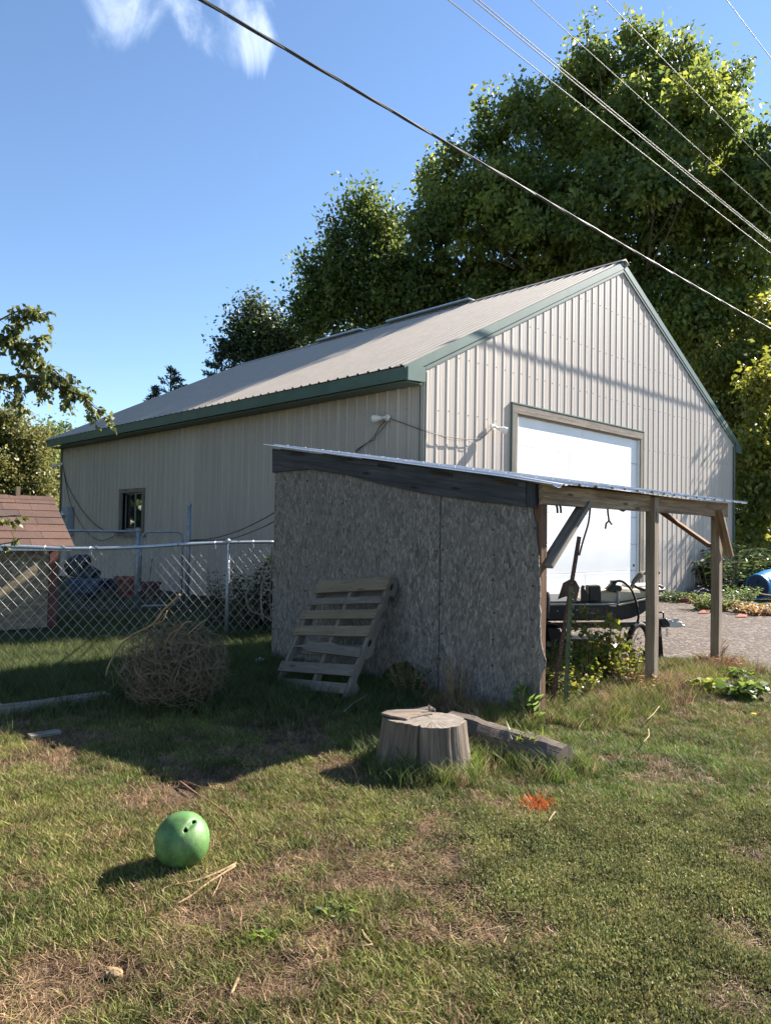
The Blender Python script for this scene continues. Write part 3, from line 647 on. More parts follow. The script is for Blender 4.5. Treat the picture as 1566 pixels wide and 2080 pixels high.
# ------------------------------------------------------------------ power lines, all parallel to the gable
def wire(px, z, label, r, strands=1, mat='bare', name='power_line', group=None):
    d = ray(px, 0.0); k = (z-CAMH)/d.z; c = V(0, 0, CAMH)+d*k; pts = []
    for i in range(41):
        s_ = -9+i*(40.0/40); sag = 0.00035*((s_-10)**2)
        pts.append(c+EU*s_+V(0, 0, sag-0.00035*100))
    if strands == 1:
        return MB().tube(pts, r, 5).build(name, M[mat], smooth=True, label=label, cat='power line', group=group)
    m = MB()
    for q in range(strands):
        pp = []
        for i in range(240):
            f = i/239*40; a = int(min(f, 39)); p = pts[a].lerp(pts[a+1], f-a); an = i*0.42+2*math.pi*q/strands
            pp.append(p+(EV*math.cos(an)+V(0, 0, 1)*math.sin(an))*r*0.9)
        m.tube(pp, r, 5)
    return m.build(name, M[mat], smooth=True, label=label, cat='power line', group=group)
wire(410, 6.95, 'thick dark twisted overhead service cable crossing in front of the barn peak', 0.012, 3, 'cable', 'service_cable')
wire(911, 7.6, 'lowest of the thin overhead wires, above the twisted service cable', 0.0068, 1)
wire(962, 7.7, 'lower wire of the close pair of overhead wires', 0.0068, 1, group='close pair of overhead wires'); wire(972, 7.72, 'upper wire of the close pair of overhead wires', 0.0068, 1, group='close pair of overhead wires')
wire(1079, 8.2, 'thin overhead wire next above the close pair of wires', 0.0055, 1)
wire(1229, 8.6, 'thin overhead wire crossing the top of the big tree crown', 0.0055, 1)
wire(1475, 8.9, 'outermost thin overhead wire against open sky', 0.0055, 1)

# ------------------------------------------------------------------ things on the barn
def floodlight(base, aim, label, nrm):
    base, aim, nrm = Vector(base), Vector(aim).normalized(), Vector(nrm)
    t_ = thing('floodlight', base, label, 'light', 'floodlights on the barn')
    MB().lathe(base, [(0.055, 0), (0.055, 0.025), (0.04, 0.04)], 14, nrm).build('base_plate', M['whiteplastic'], t_)
    el = base+nrm*0.06; tip = el+aim*0.07
    MB().tube([base+nrm*0.03, el+nrm*0.02, tip], [0.018, 0.02, 0.022], 8).build('arm', M['whiteplastic'], t_, smooth=True)
    h_ = MB().lathe(tip, [(0.028, 0), (0.035, 0.03), (0.058, 0.10), (0.062, 0.15), (0.052, 0.152), (0.045, 0.12)], 14, aim).build('lamp_head', M['whiteplastic'], t_)
    MB().lathe(tip+aim*0.118, [(0.047, 0), (0.04, 0.012), (0.02, 0.016)], 14, aim).build('lens', M['glass'], h_)
    return t_
def bwall(px, py, off=0.0): return hit(px, py, B(-off, 0, 0), EU)       # point on the long side wall
def bfront(px, py, off=0.0): return hit(px, py, B(0, -off, 0), EV)      # point on the gable wall
f1 = bwall(788, 849, 0.03); floodlight(f1, EV*0.95-EU*0.25+V(0, 0, -0.02), 'white bulb floodlight on the shaded long barn wall near the corner', -EU)
f2 = bfront(998, 868, 0.03); floodlight(f2, EU*0.8-EV*0.5+V(0, 0, -0.25), 'white floodlight beside the garage door frame on the sunlit gable', -EV)
f3 = bwall(127, 943, 0.03); floodlight(f3, EV*0.6-EU*0.6+V(0, 0, -0.3), 'small floodlight at the far corner of the long barn wall', -EU)
cable('light_cable', 'black cable from the wall floodlight round the corner to the door floodlight', [bwall(792, 850, .06), bwall(820, 860, .05), bwall(852, 872, .06), bfront(880, 881, .06), bfront(920, 889, .05), bfront(955, 892, .05), bfront(980, 888, .05), bfront(997, 872, .06)], 0.006, n=36, group=None)
cable('light_cable', 'thin slack cable sagging below the door floodlight', [bfront(866, 874, .05), bfront(893, 885, .05), bfront(915, 893, .05), bfront(945, 894, .05), bfront(962, 899, .05), bfront(976, 892, .05)], 0.004, n=30)
cable('light_cable', 'black cable hanging down from the wall floodlight behind the shelter roof', [bwall(786, 852, .06), bwall(772, 866, .06), bwall(764, 880, .08), bwall(752, 895, .07), bwall(730, 912, .06), bwall(690, 950, .06)], 0.007, n=30)
cable('light_cable', 'second cable looping beside the floodlight drop cable', [bwall(789, 854, .06), bwall(779, 868, .05), bwall(765, 884, .07), bwall(760, 893, .06), bwall(745, 900, .06), bwall(722, 915, .06)], 0.006, n=30)
cable('wall_cable', 'dark cable drooping from the far corner of the long barn wall to the window', [bwall(128, 945, .06), bwall(133, 968, .05), bwall(140, 990, .05), bwall(163, 1030, .06), bwall(190, 1062, .06), bwall(215, 1078, .07), bwall(250, 1083, .08)], 0.010, n=40)
cable('wall_cable', 'thin dark cable sagging low beside the meter box', [bwall(131, 962, .05), bwall(140, 1008, .05), bwall(152, 1042, .08), bwall(175, 1078, .08), bwall(200, 1097, .08), bwall(225, 1093, .08), bwall(243, 1080, .08)], 0.008, n=40)
cable('yard_cable', 'dark cable running from the shelter to the tall gate post', [dp(560, 1040, 7.9), dp(530, 1057, 9.5), dp(480, 1080, 11.2), dp(430, 1094, 12.4), dp(386, 1097, 13.0)], 0.008, n=30)
cable('yard_cable', 'lower slack cable between the shelter and the gate', [dp(560, 1058, 7.9), dp(520, 1077, 9.3), dp(470, 1094, 11.0), dp(420, 1098, 12.4), dp(386, 1098, 13.0)], 0.007, n=30)
# electric meter
mb = bwall(146, 1060, 0.0); mv = (mb-P0).dot(EV)
em = thing('meter_box', B(-0.02, mv, 0), 'grey electric meter box with conduit on the far end of the barn wall', 'meter')
bx_ = MB().beam(B(-0.11, mv, 1.16), B(-0.11, mv, 1.96), 0.17, 0.36, up=EV).build('box', M['greybox'], em, bevel=0.008)
MB().lathe(B(-0.195, mv+0.03, 1.74), [(0.09, 0), (0.09, 0.05), (0.075, 0.09), (0.06, 0.10)], 16, -EU).build('meter_dial', M['steel'], bx_)
MB().tube([B(-0.09, mv, 1.16), B(-0.09, mv, 1.02), B(-0.07, mv, 0.9), B(-0.07, mv, 0.0)], [0.06, 0.05, 0.035, 0.035], 10).build('conduit', M['greybox'], em, smooth=True)

# ------------------------------------------------------------------ dog house with red shingles
DA = R(41); DU = V(math.cos(DA), math.sin(DA), 0); DV = V(-math.sin(DA), math.cos(DA), 0)
D0 = V(-4.20, 9.50, 0)                         # near corner of the wall (right end)
def DH(u, v, z): return D0+DU*u+DV*v+V(0, 0, z)
dog = thing('dog_house', DH(-1.0, 0.5, 0), 'tan board dog house with red-brown shingle roof behind the chain-link fence', 'dog house')
DL, DW, DZ0, DZ1 = 2.3, 1.5, 0.12, 1.13
for k in range(2):
    MB().prism([DH(-0.10-k*1.10, 0, DZ0), DH(-1.19-k*1.10, 0, DZ0), DH(-1.19-k*1.10, 0, DZ1), DH(-0.10-k*1.10, 0, DZ1)], DV*0.012).build('wall_board', M['tanboard'], dog)
MB().prism([DH(0, 0.02, DZ0), DH(0, DW, DZ0), DH(0, DW, DZ1), DH(0, DW/2, DZ1+0.62), DH(0, 0.02, DZ1)][::-1], -DU*0.012).build('gable_board', M['tanboard'], dog)
MB().prism([DH(-DL, 0.02, DZ0), DH(-DL, DW, DZ0), DH(-DL, DW, DZ1), DH(-DL, DW/2, DZ1+0.62), DH(-DL, 0.02, DZ1)], DU*0.012).build('gable_board', M['tanboard'], dog)
MB().prism([DH(0, DW, DZ0), DH(-DL, DW, DZ0), DH(-DL, DW, DZ1), DH(0, DW, DZ1)], DV*0.012).build('wall_board', M['tanboard'], dog)
MB().beam(DH(-0.045, -0.012, DZ0), DH(-0.045, -0.012, DZ1), 0.10, 0.02, up=DV).build('corner_board', M['redpaint'], dog)
MB().beam(DH(-DL, 0.3, 0.06), DH(0, 0.3, 0.06), 0.5, 0.115).build('skid', M['darkwood'], dog)
MB().beam(DH(0.12, -0.16, DZ1-0.005), DH(-DL-0.1, -0.16, DZ1-0.005), 0.02, 0.05).build('eave_trim', M['whiteplastic'], dog)
rise = 0.64; run = DW/2+0.17
def rf(u, s_, off=0.0, back=False):             # s_: 0 eave .. 1 ridge
    n_ = V(0, 0, 1)*run + (-DV if not back else DV)*rise; n_.normalize()
    v = -0.17+run*s_ if not back else DW+0.17-run*s_
    return DH(u, v, DZ1+0.02+rise*s_)+n_*off
rd = MB()
for bk in (False, True): rd.prism([rf(0.13, 0, 0, bk), rf(-DL-0.13, 0, 0, bk), rf(-DL-0.13, 1, 0, bk), rf(0.13, 1, 0, bk)] if not bk else [rf(0.13, 1, 0, bk), rf(-DL-0.13, 1, 0, bk), rf(-DL-0.13, 0, 0, bk), rf(0.13, 0, 0, bk)], V(0, 0, -0.02))
rd = rd.build('roof', M['brownwood'], dog)
nrow = 7; e = 1.0/nrow
for bk in (False, True):
    for r_ in range(nrow):
        x = 0.15-(0.0 if r_ % 2 else 0.17)-0.34
        first = True; xr = 0.15
        while xr > -DL-0.14:
            xl = max(-DL-0.15, x); s0 = r_*e-0.012; s1 = min(1.0, (r_+1)*e+0.02); o1 = 0.016+random.uniform(0, 0.003); o0 = 0.004
            if xr-xl > 0.01:
                A = [rf(xr-0.002, s0, o1, bk), rf(xl+0.002, s0, o1, bk), rf(xl+0.002, s1, o0+0.004, bk), rf(xr-0.002, s1, o0+0.004, bk)]
                if bk: A = A[::-1]
                MB().prism(A, (A[1]-A[0]).cross(A[3]-A[0]).normalized()*(-0.004)).build('shingle', random.choice(M['shingle']), rd)
            xr = xl; x = xl-0.34*random.uniform(0.97, 1.03)
k_ = 0.15
while k_ > -DL-0.1:
    MB().prism([rf(k_, 0.93, 0.02), rf(k_, 1.0, 0.03), rf(k_, 0.93, 0.02, True)], -DU*0.28).build('ridge_shingle', random.choice(M['shingle']), rd); k_ -= 0.283
MB().beam(DH(-0.30, DW/2, DZ1+0.66), DH(-0.30, DW/2, DZ1+0.80), 0.07, 0.05, up=DU).build('ridge_block', M['palletwood'], dog)

# ------------------------------------------------------------------ chain-link fences
def chain(name, pts, ztop, zbot, wire_r, cell, mat, parent, follow=None):
    """diamond wire mesh in the vertical plane through pts[0], pts[1]"""
    a, b = Vector(pts[0]), Vector(pts[1]); L = (b-a).length; d = (b-a)/L; nrm = d.cross(V(0, 0, 1)); H = ztop-zbot; m = MB()
    for sg in (1, -1):
        k = -int(H/cell)-2
        while k*cell < L+H+cell:
            x0 = k*cell; p = (x0, 0.0); q = (x0+sg*H*0.84, H) if sg > 0 else (x0, 0.0)
            if sg < 0: q = (x0-H*0.84, H)
            (xa, za), (xb, zb_) = p, q
            def cl(t0, t1):
                return [(xa+(xb-xa)*tt, za+(zb_-za)*tt) for tt in (t0, t1)]
            t0, t1 = 0.0, 1.0; dx = xb-xa
            for lim, hi in ((0, False), (L, True)):
                tt = (lim-xa)/dx
                if (dx > 0) == hi: t1 = min(t1, tt)
                else: t0 = max(t0, tt)
            if t1-t0 > 0.01:
                ns = max(2, int((t1-t0)*H/(cell*0.6))); pp = []
                for j in range(ns+1):
                    (u, z) = (xa+dx*(t0+(t1-t0)*j/ns), za+(zb_-za)*(t0+(t1-t0)*j/ns))
                    wob = 0.01*math.sin(u*3.1+z*2)
                    zz = zbot+z+(follow(u/L)*z/H if follow else 0)
                    pp.append(a+d*u+V(0, 0, zz)-V(0, 0, a.z)+nrm*(wob+sg*(0.003 if j % 2 else -0.003)))
                m.tube(pp, wire_r, 4, cap=False)
            k += 1
    return m.build(name, M[mat], parent, kind='stuff')
fb = dp(0, 1068, 8.35); fc = dp(468, 1075, 9.45); fd = dp(575, 1077, 9.70)
fL = V(fb.x+(fb.x-fc.x)*0.6, fb.y+(fb.y-fc.y)*0.6, 0); fR = V(fd.x, fd.y, 0); fP = V(fc.x, fc.y, 0)
fdir = (fR-fL).normalized(); FLn = (fR-fL).length
fence = thing('chain_link_fence', V((fL.x+fR.x)/2, (fL.y+fR.y)/2, 0), 'chain-link fence with a dented top rail beside the shelter', 'fence')
def fpt(px): # point on fence line under pixel column
    d = ray(px, 1070); n_ = V(fdir.y, -fdir.x, 0); k = fL.dot(n_)/V(d.x, d.y, 0).dot(n_); return V(d.x*k, d.y*k, 0)
def railz(px, py):
    return hit(px, py, fL, V(fdir.y, -fdir.x, 0))
rl = [railz(*p) for p in ((-200, 1099), (0, 1109), (60, 1111), (130, 1114), (200, 1114), (290, 1111), (370, 1106), (468, 1102), (565, 1101))]
rl = [fL+V(0, 0, rl[0].z)]+rl
MB().tube(bez(rl, 60), 0.021, 10).build('top_rail', M['steel'], fence, smooth=True)
for px in (130, 196, 362): c = railz(px, 1113 if px < 300 else 1106); MB().tube([c-fdir*0.012, c+fdir*0.012], 0.0245, 10).build('rail_clamp', M['dullsteel'], fence)
MB().tube([fpt(466)+V(0, 0, -0.05), fpt(464)+V(0, 0, 1.23)], 0.026, 10).build('post', M['dullsteel'], fence, smooth=True)
MB().tube([fL+V(0, 0, -0.05), fL+V(0, 0, 1.25)], 0.026, 10).build('post', M['dullsteel'], fence, smooth=True)
MB().lathe(fpt(464)+V(0, 0, 1.235), [(0.035, 0), (0.035, 0.03), (0.015, 0.05)], 10).build('post_cap', M['dullsteel'], fence)
for k in range(9):
    p = fL.lerp(fR, 0.12+k*0.1); zt_ = np.interp(p.x, [q.x for q in rl], [q.z for q in rl])
    MB().tube([p+V(0, -0.02, zt_-0.07), p+V(0, -0.03, zt_+0.0), p+V(0, 0, zt_+0.026), p+V(0, 0.03, zt_), p+V(0, 0.02, zt_-0.07)], 0.003, 4).build('tie_wire', M['steel'], fence)
chain('wire_mesh', (fL, fR), 1.17, 0.0, 0.0024, 0.115, 'wirezinc', fence)
# garden gate and its fence further back
g0 = dp(100, 1069, 12.2); g1 = dp(281, 1072, 12.5); g2 = dp(377, 1074, 12.9); g3 = dp(384, 1074, 13.0)
G0, G1, G2, G3 = (V(p.x, p.y, 0) for p in (g0, g1, g2, g3))
bf = thing('chain_link_fence', V((G0.x+G1.x)/2, (G0.y+G1.y)/2, 0), 'inner chain-link fence run behind the dog house ending at the gate', 'fence')
MB().tube([G0+V(0, 0, 1.34), G1+V(0, 0, 1.34)], 0.022, 8).build('top_rail', M['dullsteel'], bf, smooth=True)
MB().tube([G1+V(0, 0, -0.05), G1+V(0, 0, 1.36)], 0.035, 10).build('post', M['dullsteel'], bf, smooth=True)
MB().lathe(G1+V(0, 0, 1.35), [(0.042, 0), (0.042, 0.03), (0.02, 0.06)], 10).build('post_cap', M['dullsteel'], bf)
chain('wire_mesh', (G0, G1), 1.32, 0.02, 0.0022, 0.10, 'dullsteel', bf)
gate = thing('garden_gate', V((G1.x+G2.x)/2, (G1.y+G2.y)/2, 0.05), 'rounded chain-link gate in front of the barn wall', 'gate')
gd_ = (G2-G1).normalized(); ga, gb = G1+gd_*0.06, G2-gd_*0.04
fr_ = [ga+V(0, 0, 0.08), ga+V(0, 0, 1.22), ga+gd_*0.03+V(0, 0, 1.30), ga+gd_*0.1+V(0, 0, 1.335), gb-gd_*0.1+V(0, 0, 1.345), gb-gd_*0.03+V(0, 0, 1.31), gb+V(0, 0, 1.23), gb+V(0, 0, 0.08)]
m = MB().tube(fr_, 0.019, 8); m.tube([fr_[0], fr_[-1]], 0.017, 8); m.build('gate_frame', M['dullsteel'], gate, smooth=True)
chain('wire_mesh', (ga, gb), 1.31, 0.10, 0.0022, 0.10, 'dullsteel', gate)
for z in (0.35, 0.95): MB().box(G1+gd_*0.04+V(0, 0, z), (0.06, 0.05, 0.04), 0.2).build('hinge', M['dullsteel'], gate)
gp_ = thing('gate_post', G3, 'tall galvanised gate latch post standing against the barn wall', 'post')
MB().tube([G3+V(0, 0, -0.05), G3+V(0, 0, 1.80)], 0.036, 10).build('pipe', M['dullsteel'], gp_, smooth=True)
MB().lathe(G3+V(0, 0, 1.80), [(0.042, 0), (0.044, 0.03), (0.03, 0.06), (0.01, 0.075)], 10).build('cap', M['dullsteel'], gp_)

# ------------------------------------------------------------------ pallet leaning on the wall
BRp = V(-0.27, 5.98, 0.05); aw = (SV+V(0, 0, -0.10)).normalized(); lean = V(0.40, 0.47, 0.95).normalized(); lean = (lean-aw*lean.dot(aw)).normalized(); pn = lean.cross(aw).normalized()
if pn.y > 0: pn = -pn
PWd, PHt = 0.98, 1.12
def PL(a, h_, n_): return BRp+aw*a+lean*h_+pn*n_
pal_ = thing('wooden_pallet', PL(PWd/2, 0, 0), 'wooden pallet with a broken slat leaning on the strand board wall', 'pallet')
def pslat(a0, a1, h0, h1, n0, mat, name='slat', tilt=0.0):
    MB().beam(PL(a0, (h0+h1)/2, n0), PL(a1, (h0+h1)/2+tilt, n0), h1-h0, 0.017, up=pn, warp=0.001, seg=3).build(name, M[mat], pal_, bevel=0.003)
for h0, h1, a0, a1, mt in ((0.985, 1.12, 0.0, 0.985, 'palletwood'), (0.855, 0.925, 0.005, 1.0, 'palletgrey'), (0.705, 0.795, 0.0, 1.02, 'palletwood'), (0.535, 0.635, 0.0, 1.01, 'palletwood'), (0.175, 0.275, 0.0, 1.0, 'palletgrey'), (0.02, 0.11, 0.02, 1.0, 'palletgrey')):
    pslat(a0, a1, h0, h1, 0.055, mt)
bro = [(0, .352), (0.02, .44), (.30, .455), (.42, .48), (.62, .475), (.68, .485), (.74, .462), (.90, .435), (.91, .425), (.80, .425), (.70, .395), (.64, .385), (.42, .375)]
MB().prism([PL(a, h_-.01, 0.047) for a, h_ in bro][::-1], pn*0.017).build('broken_slat', M['palletgrey'], pal_)
for k, a in enumerate((0.02, 0.47, 0.96)):
    pts = [(0, -.045), (0, .045), (1.12, .045), (1.12, -.045), (.98, -.045), (.96, -.012), (.76, -.012), (.74, -.045), (.38, -.045), (.36, -.012), (.16, -.012), (.14, -.045)]
    st_ = MB().prism([PL(a-0.019, h_, n_) for h_, n_ in pts], aw*0.038).build('stringer', M['palletgrey'], pal_, bevel=0.002)
    if k == 0:
        for h_ in (1.04, 0.5): MB().prism([PL(a-0.0205, h_+0.03*math.cos(q)*1.2, 0.008+0.017*math.sin(q)) for q in np.linspace(0, 2*math.pi, 10)[:-1]], aw*0.003).build('hole', M['black'], st_)
for h0 in (0.02, 0.4, 0.98): pslat(0.0, 0.98, h0, h0+0.11, -0.055, 'palletgrey', 'bottom_slat')
m = MB()
for h_ in (1.02, 1.09, .875, .905, .73, .77, .56, .61, .2, .25):
    for a in (0.012, 0.03, 0.46, 0.48, 0.95, 0.965): m.box(PL(a, h_, 0.0645), (0.009, 0.009, 0.004), 0)
m.build('nails', M['black'], pal_, kind='stuff')

# ------------------------------------------------------------------ stump, logs and planks
SC_ = V(0.245, 4.40, 0)
stump = thing('tree_stump', SC_, 'short weathered stump with a split side and a broken slab on top', 'stump')
def outline(th_, z):
    r1 = 0.0; best = 0
    for (cx, cy, rr) in ((0.055, -0.02, 0.185), (-0.075, 0.05, 0.165)):
        b_ = cx*math.cos(th_)+cy*math.sin(th_); dd = rr*rr-(cx*cx+cy*cy-b_*b_); best = max(best, b_+math.sqrt(max(0, dd)))
    best *= 1.0+0.20*max(0, 1-z/0.3)**1.6
    best += 0.010*(float(vnoise(th_*1.9+7, z*0.6, 0.25, 14))-0.5)*2 + 0.006*(float(vnoise(th_*1.9, 1, 0.06, 15))-0.5)*2
    c = abs((th_+math.pi*0.565+math.pi) % (2*math.pi)-math.pi)
    if c < 0.075: best -= 0.065*(1-c/0.075)
    return best
NT_, NZ_ = 150, 12; P = []; UVs = []
for j in range(NZ_+1):
    z = 0.30*j/NZ_-0.02; row = []; ur = []
    for i in range(NT_+1):
        th_ = 2*math.pi*i/NT_; r_ = outline(th_ % (2*math.pi), z); row.append(SC_+V(r_*math.cos(th_), r_*math.sin(th_), z+0.02)); ur.append((z*1.0, th_*0.2))
    P.append(row); UVs.append(ur)
MB().grid(P, UVs, flip=True).build('trunk', M['bark'], stump, smooth=True)
m = MB(); top = P[-1][:-1]; cc_ = SC_+V(0.05, -0.02, 0.302); ci = m.verts([cc_]); ti = m.verts([Vector(p)+V(0, 0, 0.001) for p in top]); mid = m.verts([cc_.lerp(Vector(p), 0.55)+V(0, 0, 0.004*random.uniform(-1, 1)) for p in top])
uvp = lambda p: (p.x-cc_.x, p.y-cc_.y)
for i in range(NT_):
    j = (i+1) % NT_; a, b, c_, d_ = mid+i, mid+j, ti+j, ti+i
    m.face((ci, a, b), [uvp(Vector(m.v[q])) for q in (ci, a, b)]); m.face((a, d_, c_, b), [uvp(Vector(m.v[q])) for q in (a, d_, c_, b)])
m.build('cut_face', M['stumptop'], stump, smooth=True)
sl = [(-0.255, 0.03), (-0.20, -0.02), (-0.10, -0.055), (-0.075, -0.01), (-0.02, 0.04), (0.06, 0.10), (0.05, 0.16), (-0.04, 0.195), (-0.15, 0.17), (-0.22, 0.10)]
MB().prism([SC_+V(x, y, 0.298+0.012*(x < -0.15)) for x, y in sl], V(0, 0, 0.014)).build('broken_slab', M['bark'], stump, bevel=0.004)
MB().tube([SC_+V(0.045, 0.13, 0.29), SC_+V(0.04, 0.13, 0.35)], 0.006, 5).build('splinter', M['oldwood'], stump)
# split half log
La, Lb = V(1.055, 4.35, 0), V(0.43, 5.02, 0); ld = (Lb-La).normalized(); ls_ = V(ld.y, -ld.x, 0)
if ls_.y > 0: ls_ = -ls_
prof = [(0.055, 0.0), (0.085, 0.05), (0.055, 0.12), (0.0, 0.165), (-0.055, 0.17), (-0.085, 0.155), (-0.13, 0.09), (-0.15, 0.0)]
P = []; UVs = []; NL = 26; Ll = (Lb-La).length
for i in range(NL+1):
    t_ = i/NL; row = []; ur = []; acc_ = 0
    for k, (x, z) in enumerate(prof):
        q = 1+0.14*(float(vnoise(t_*3, k*1.3, 0.6, 17))-0.5)+0.05*(float(vnoise(t_*14, k*3.3, 0.6, 18))-0.5)+0.12*t_; row.append(La+ld*(Ll*t_)+ls_*x*q+V(0, 0, z*q)); ur.append((Ll*t_, k*0.06))
    P.append(row); UVs.append(ur)
log = MB().grid(P, UVs); n_ = len(prof)
log.face(tuple(range(n_)), [(0.01*k, 0.05*k) for k in range(n_)]); log.face(tuple(range(NL*n_+n_-1, NL*n_-1, -1)))
log.build('split_log', M['darkbark'], label='split half log lying behind the stump', cat='log', smooth=False)
MB().beam(V(0.02, 4.86, 0.20), V(0.34, 4.98, 0.21), 0.10, 0.06, warp=0.006, seg=3).build('wood_chunk', M['darkbark'], label='small dark wood chunk propped behind the stump', cat='log', bevel=0.01)
MB().beam(V(0.05, 4.88, 0.08), V(0.30, 4.95, 0.08), 0.12, 0.16, warp=0.006, seg=3).build('wood_chunk', M['darkbark'], label='dark wood block under the chunk behind the stump', cat='log', bevel=0.01)
a, b = gp(-60, 1462), gp(222, 1425); MB().beam(a+V(0, 0, 0.04), b+V(0, 0, 0.045), 0.15, 0.06, warp=0.004, seg=6).build('timber_plank', M['oldwood'], label='long grey timber plank lying in the shaded grass', cat='plank', bevel=0.008)
a, b = gp(60, 1502), gp(122, 1492); MB().beam(a+V(0, 0, 0.02), b+V(0, 0, 0.02), 0.08, 0.02, warp=0.003, seg=3).build('plank_scrap', M['oldwood'], label='short plank scrap half hidden in the grass', cat='plank')

# ------------------------------------------------------------------ tumbleweed
tw = dp(352, 1335, 5.75); tw.z = 0.33
tum = thing('tumbleweed', V(tw.x, tw.y, 0), 'large round brown tumbleweed caught in the shaded grass', 'tumbleweed')
m = MB(); rx, ry, rz = 0.45, 0.42, 0.36
for k in range(1500):
    u = rng.normal(size=3); u /= np.linalg.norm(u); r0 = rng.uniform(0.25, 1.0); loose = rng.uniform() < 0.3; p = Vector((u[0]*rx*r0, u[1]*ry*r0, u[2]*rz*r0))
    tdir = Vector(rng.normal(size=3)).cross(Vector(u)); tdir = tdir.normalized()+Vector(u)*(0.6 if loose else 0.0)+V(0, 0, 0.3 if loose else 0); tdir.normalize(); L_ = rng.uniform(0.10, 0.36); pts = []
    for j in range(5):
        f = (j/4-0.5)*L_; q = p+tdir*f; s_ = math.sqrt((q.x/rx)**2+(q.y/ry)**2+(q.z/rz)**2); q = q*(min(1.0, r0)/max(s_, 1e-3)) if (s_ > r0 and not loose) else q
        q = q+Vector(rng.normal(size=3))*0.018; pts.append(tw+q)
    if min(q.z for q in pts) < 0.0: continue
    m.tube(pts, [0.0032, 0.003, 0.0026, 0.002, 0.0012], 3, cap=False)
m.build('twigs', M['twig'], tum, kind='stuff')
MB().tube(bez([tw+V(-0.46, -0.15, -0.05), tw+V(-0.44, -0.12, 0.05), tw+V(-0.34, -0.08, 0.22), dp(308, 1270, 5.6), dp(330, 1242, 5.6), dp(348, 1225, 5.6), dp(366, 1207, 5.6)], 24), [0.007+0.003*(i/24) for i in range(25)], 6).build('main_stem', M['stalk'], tum, smooth=True)
for s_ in (((308, 1270), (330, 1262), (340, 1240)), ((380, 1290), (400, 1272), (418, 1258)), ((300, 1285), (296, 1300), (290, 1310)), ((350, 1300), (372, 1268), (390, 1262)), ((330, 1330), (345, 1290), (370, 1275))):
    MB().tube(bez([dp(x, y, 5.55) for x, y in s_], 10), 0.0045, 5).build('branch', M['stalk'], tum, smooth=True)

# ------------------------------------------------------------------ ball with torn holes
bc = V(-0.822, 3.11, 0); BRd = 0.112; bc.z = float(gz(bc.x, bc.y))+BRd-0.004
bm = bmesh.new(); bmesh.ops.create_icosphere(bm, subdivisions=6, radius=BRd)
def sph_dir(px, py):
    d = ray(px, py); o = V(0, 0, CAMH)-bc; a_ = d.dot(d); b_ = 2*d.dot(o); c_ = o.dot(o)-BRd**2; k = (-b_-math.sqrt(max(0, b_*b_-4*a_*c_)))/(2*a_); return (o+d*k).normalized()
h1, h2 = sph_dir(378, 1686), sph_dir(395, 1668); ax_ = (h2-h1).normalized(); hm = (h1+h2).normalized()
kill = []
for v in bm.verts:
    n_ = v.co.normalized(); d_ = (n_-hm); along = d_.dot(ax_); across = (d_-ax_*along).length
    dent = 0.010*math.exp(-(along/0.34)**2-(across/0.11)**2); v.co = n_*(BRd*(1+0.02*math.sin(n_.x*3+1)*n_.y)-dent)
for f in bm.faces:
    c_ = f.calc_center_median().normalized()
    for hh, rr in ((h1, 0.085), (h2, 0.07)):
        d_ = c_-hh; al = d_.dot(ax_); ac = d_-ax_*al
        if (al/1.25)**2+ac.length**2 < (rr*(0.8+0.5*float(vnoise(c_.x*40, c_.z*40, 3, 2))))**2: kill.append(f); break
bmesh.ops.delete(bm, geom=kill, context='FACES')
me = bpy.data.meshes.new('ball'); bm.to_mesh(me); bm.free(); me.materials.append(M['ball']); me.polygons.foreach_set('use_smooth', [True]*len(me.polygons))
ball = bpy.data.objects.new('ball', me); COL.objects.link(ball); ball.location = bc; tag(ball, 'scuffed green rubber ball with two torn holes on the lawn', 'ball'); ball['group'] = ''
del ball['group']; md = ball.modifiers.new('solid', 'SOLIDIFY'); md.thickness = 0.006; md.offset = -1

# ------------------------------------------------------------------ sticks and litter on the lawn
def on(px, py, h_=0.02):
    p = gp(px, py); return V(p.x, p.y, float(gz(p.x, p.y))+h_)
def stick(name, label, px, r0, r1, mat, cat='stick', h_=0.025, group=None):
    pts = bez([on(x, y, h_) for x, y in px], 16); rs = list(np.linspace(r0, r1, len(pts))); return MB().tube(pts, rs, 6).build(name, M[mat], smooth=True, label=label, cat=cat, group=group)
stick('stick', 'long reddish stick lying on the lawn beyond the green ball', [(366, 1593), (400, 1618), (430, 1638), (462, 1660), (480, 1680), (492, 1703)], 0.006, 0.0025, 'redstick')
stick('stick', 'thin straight twig branching off the reddish stick', [(372, 1592), (410, 1603), (450, 1611), (492, 1612)], 0.0035, 0.002, 'redstick')
stick('dry_stalk', 'bent pale dry stalk curving below the green ball', [(480, 1763), (440, 1782), (400, 1797), (360, 1805), (335, 1812), (330, 1822)], 0.006, 0.0025, 'stalk', 'stalk')
stick('dry_stalk', 'straight pinkish dry stalk lying under the bent stalk', [(478, 1768), (450, 1785), (420, 1803), (390, 1825), (358, 1842)], 0.005, 0.004, 'stalk', 'stalk')
stick('dry_stalk', 'short thin stalk beside the bent stalk', [(450, 1790), (442, 1808), (430, 1828)], 0.003, 0.002, 'stalk', 'stalk')
stick('dry_stalk', 'short dry stalk on bare soil in the worn lawn strip', [(483, 1998), (476, 2015), (470, 2030)], 0.006, 0.004, 'stalk', 'stalk')
stick('dry_stalk', 'small forked pale stalk on the worn strip of lawn', [(735, 1905), (742, 1918), (755, 1930), (735, 1935)], 0.005, 0.003, 'stalk', 'stalk')
stick('dry_stalk', 'thin pale stalk lying in the greener grass by the orange patch', [(1126, 1672), (1120, 1682), (1113, 1694)], 0.004, 0.002, 'stalk', 'stalk', 0.05)
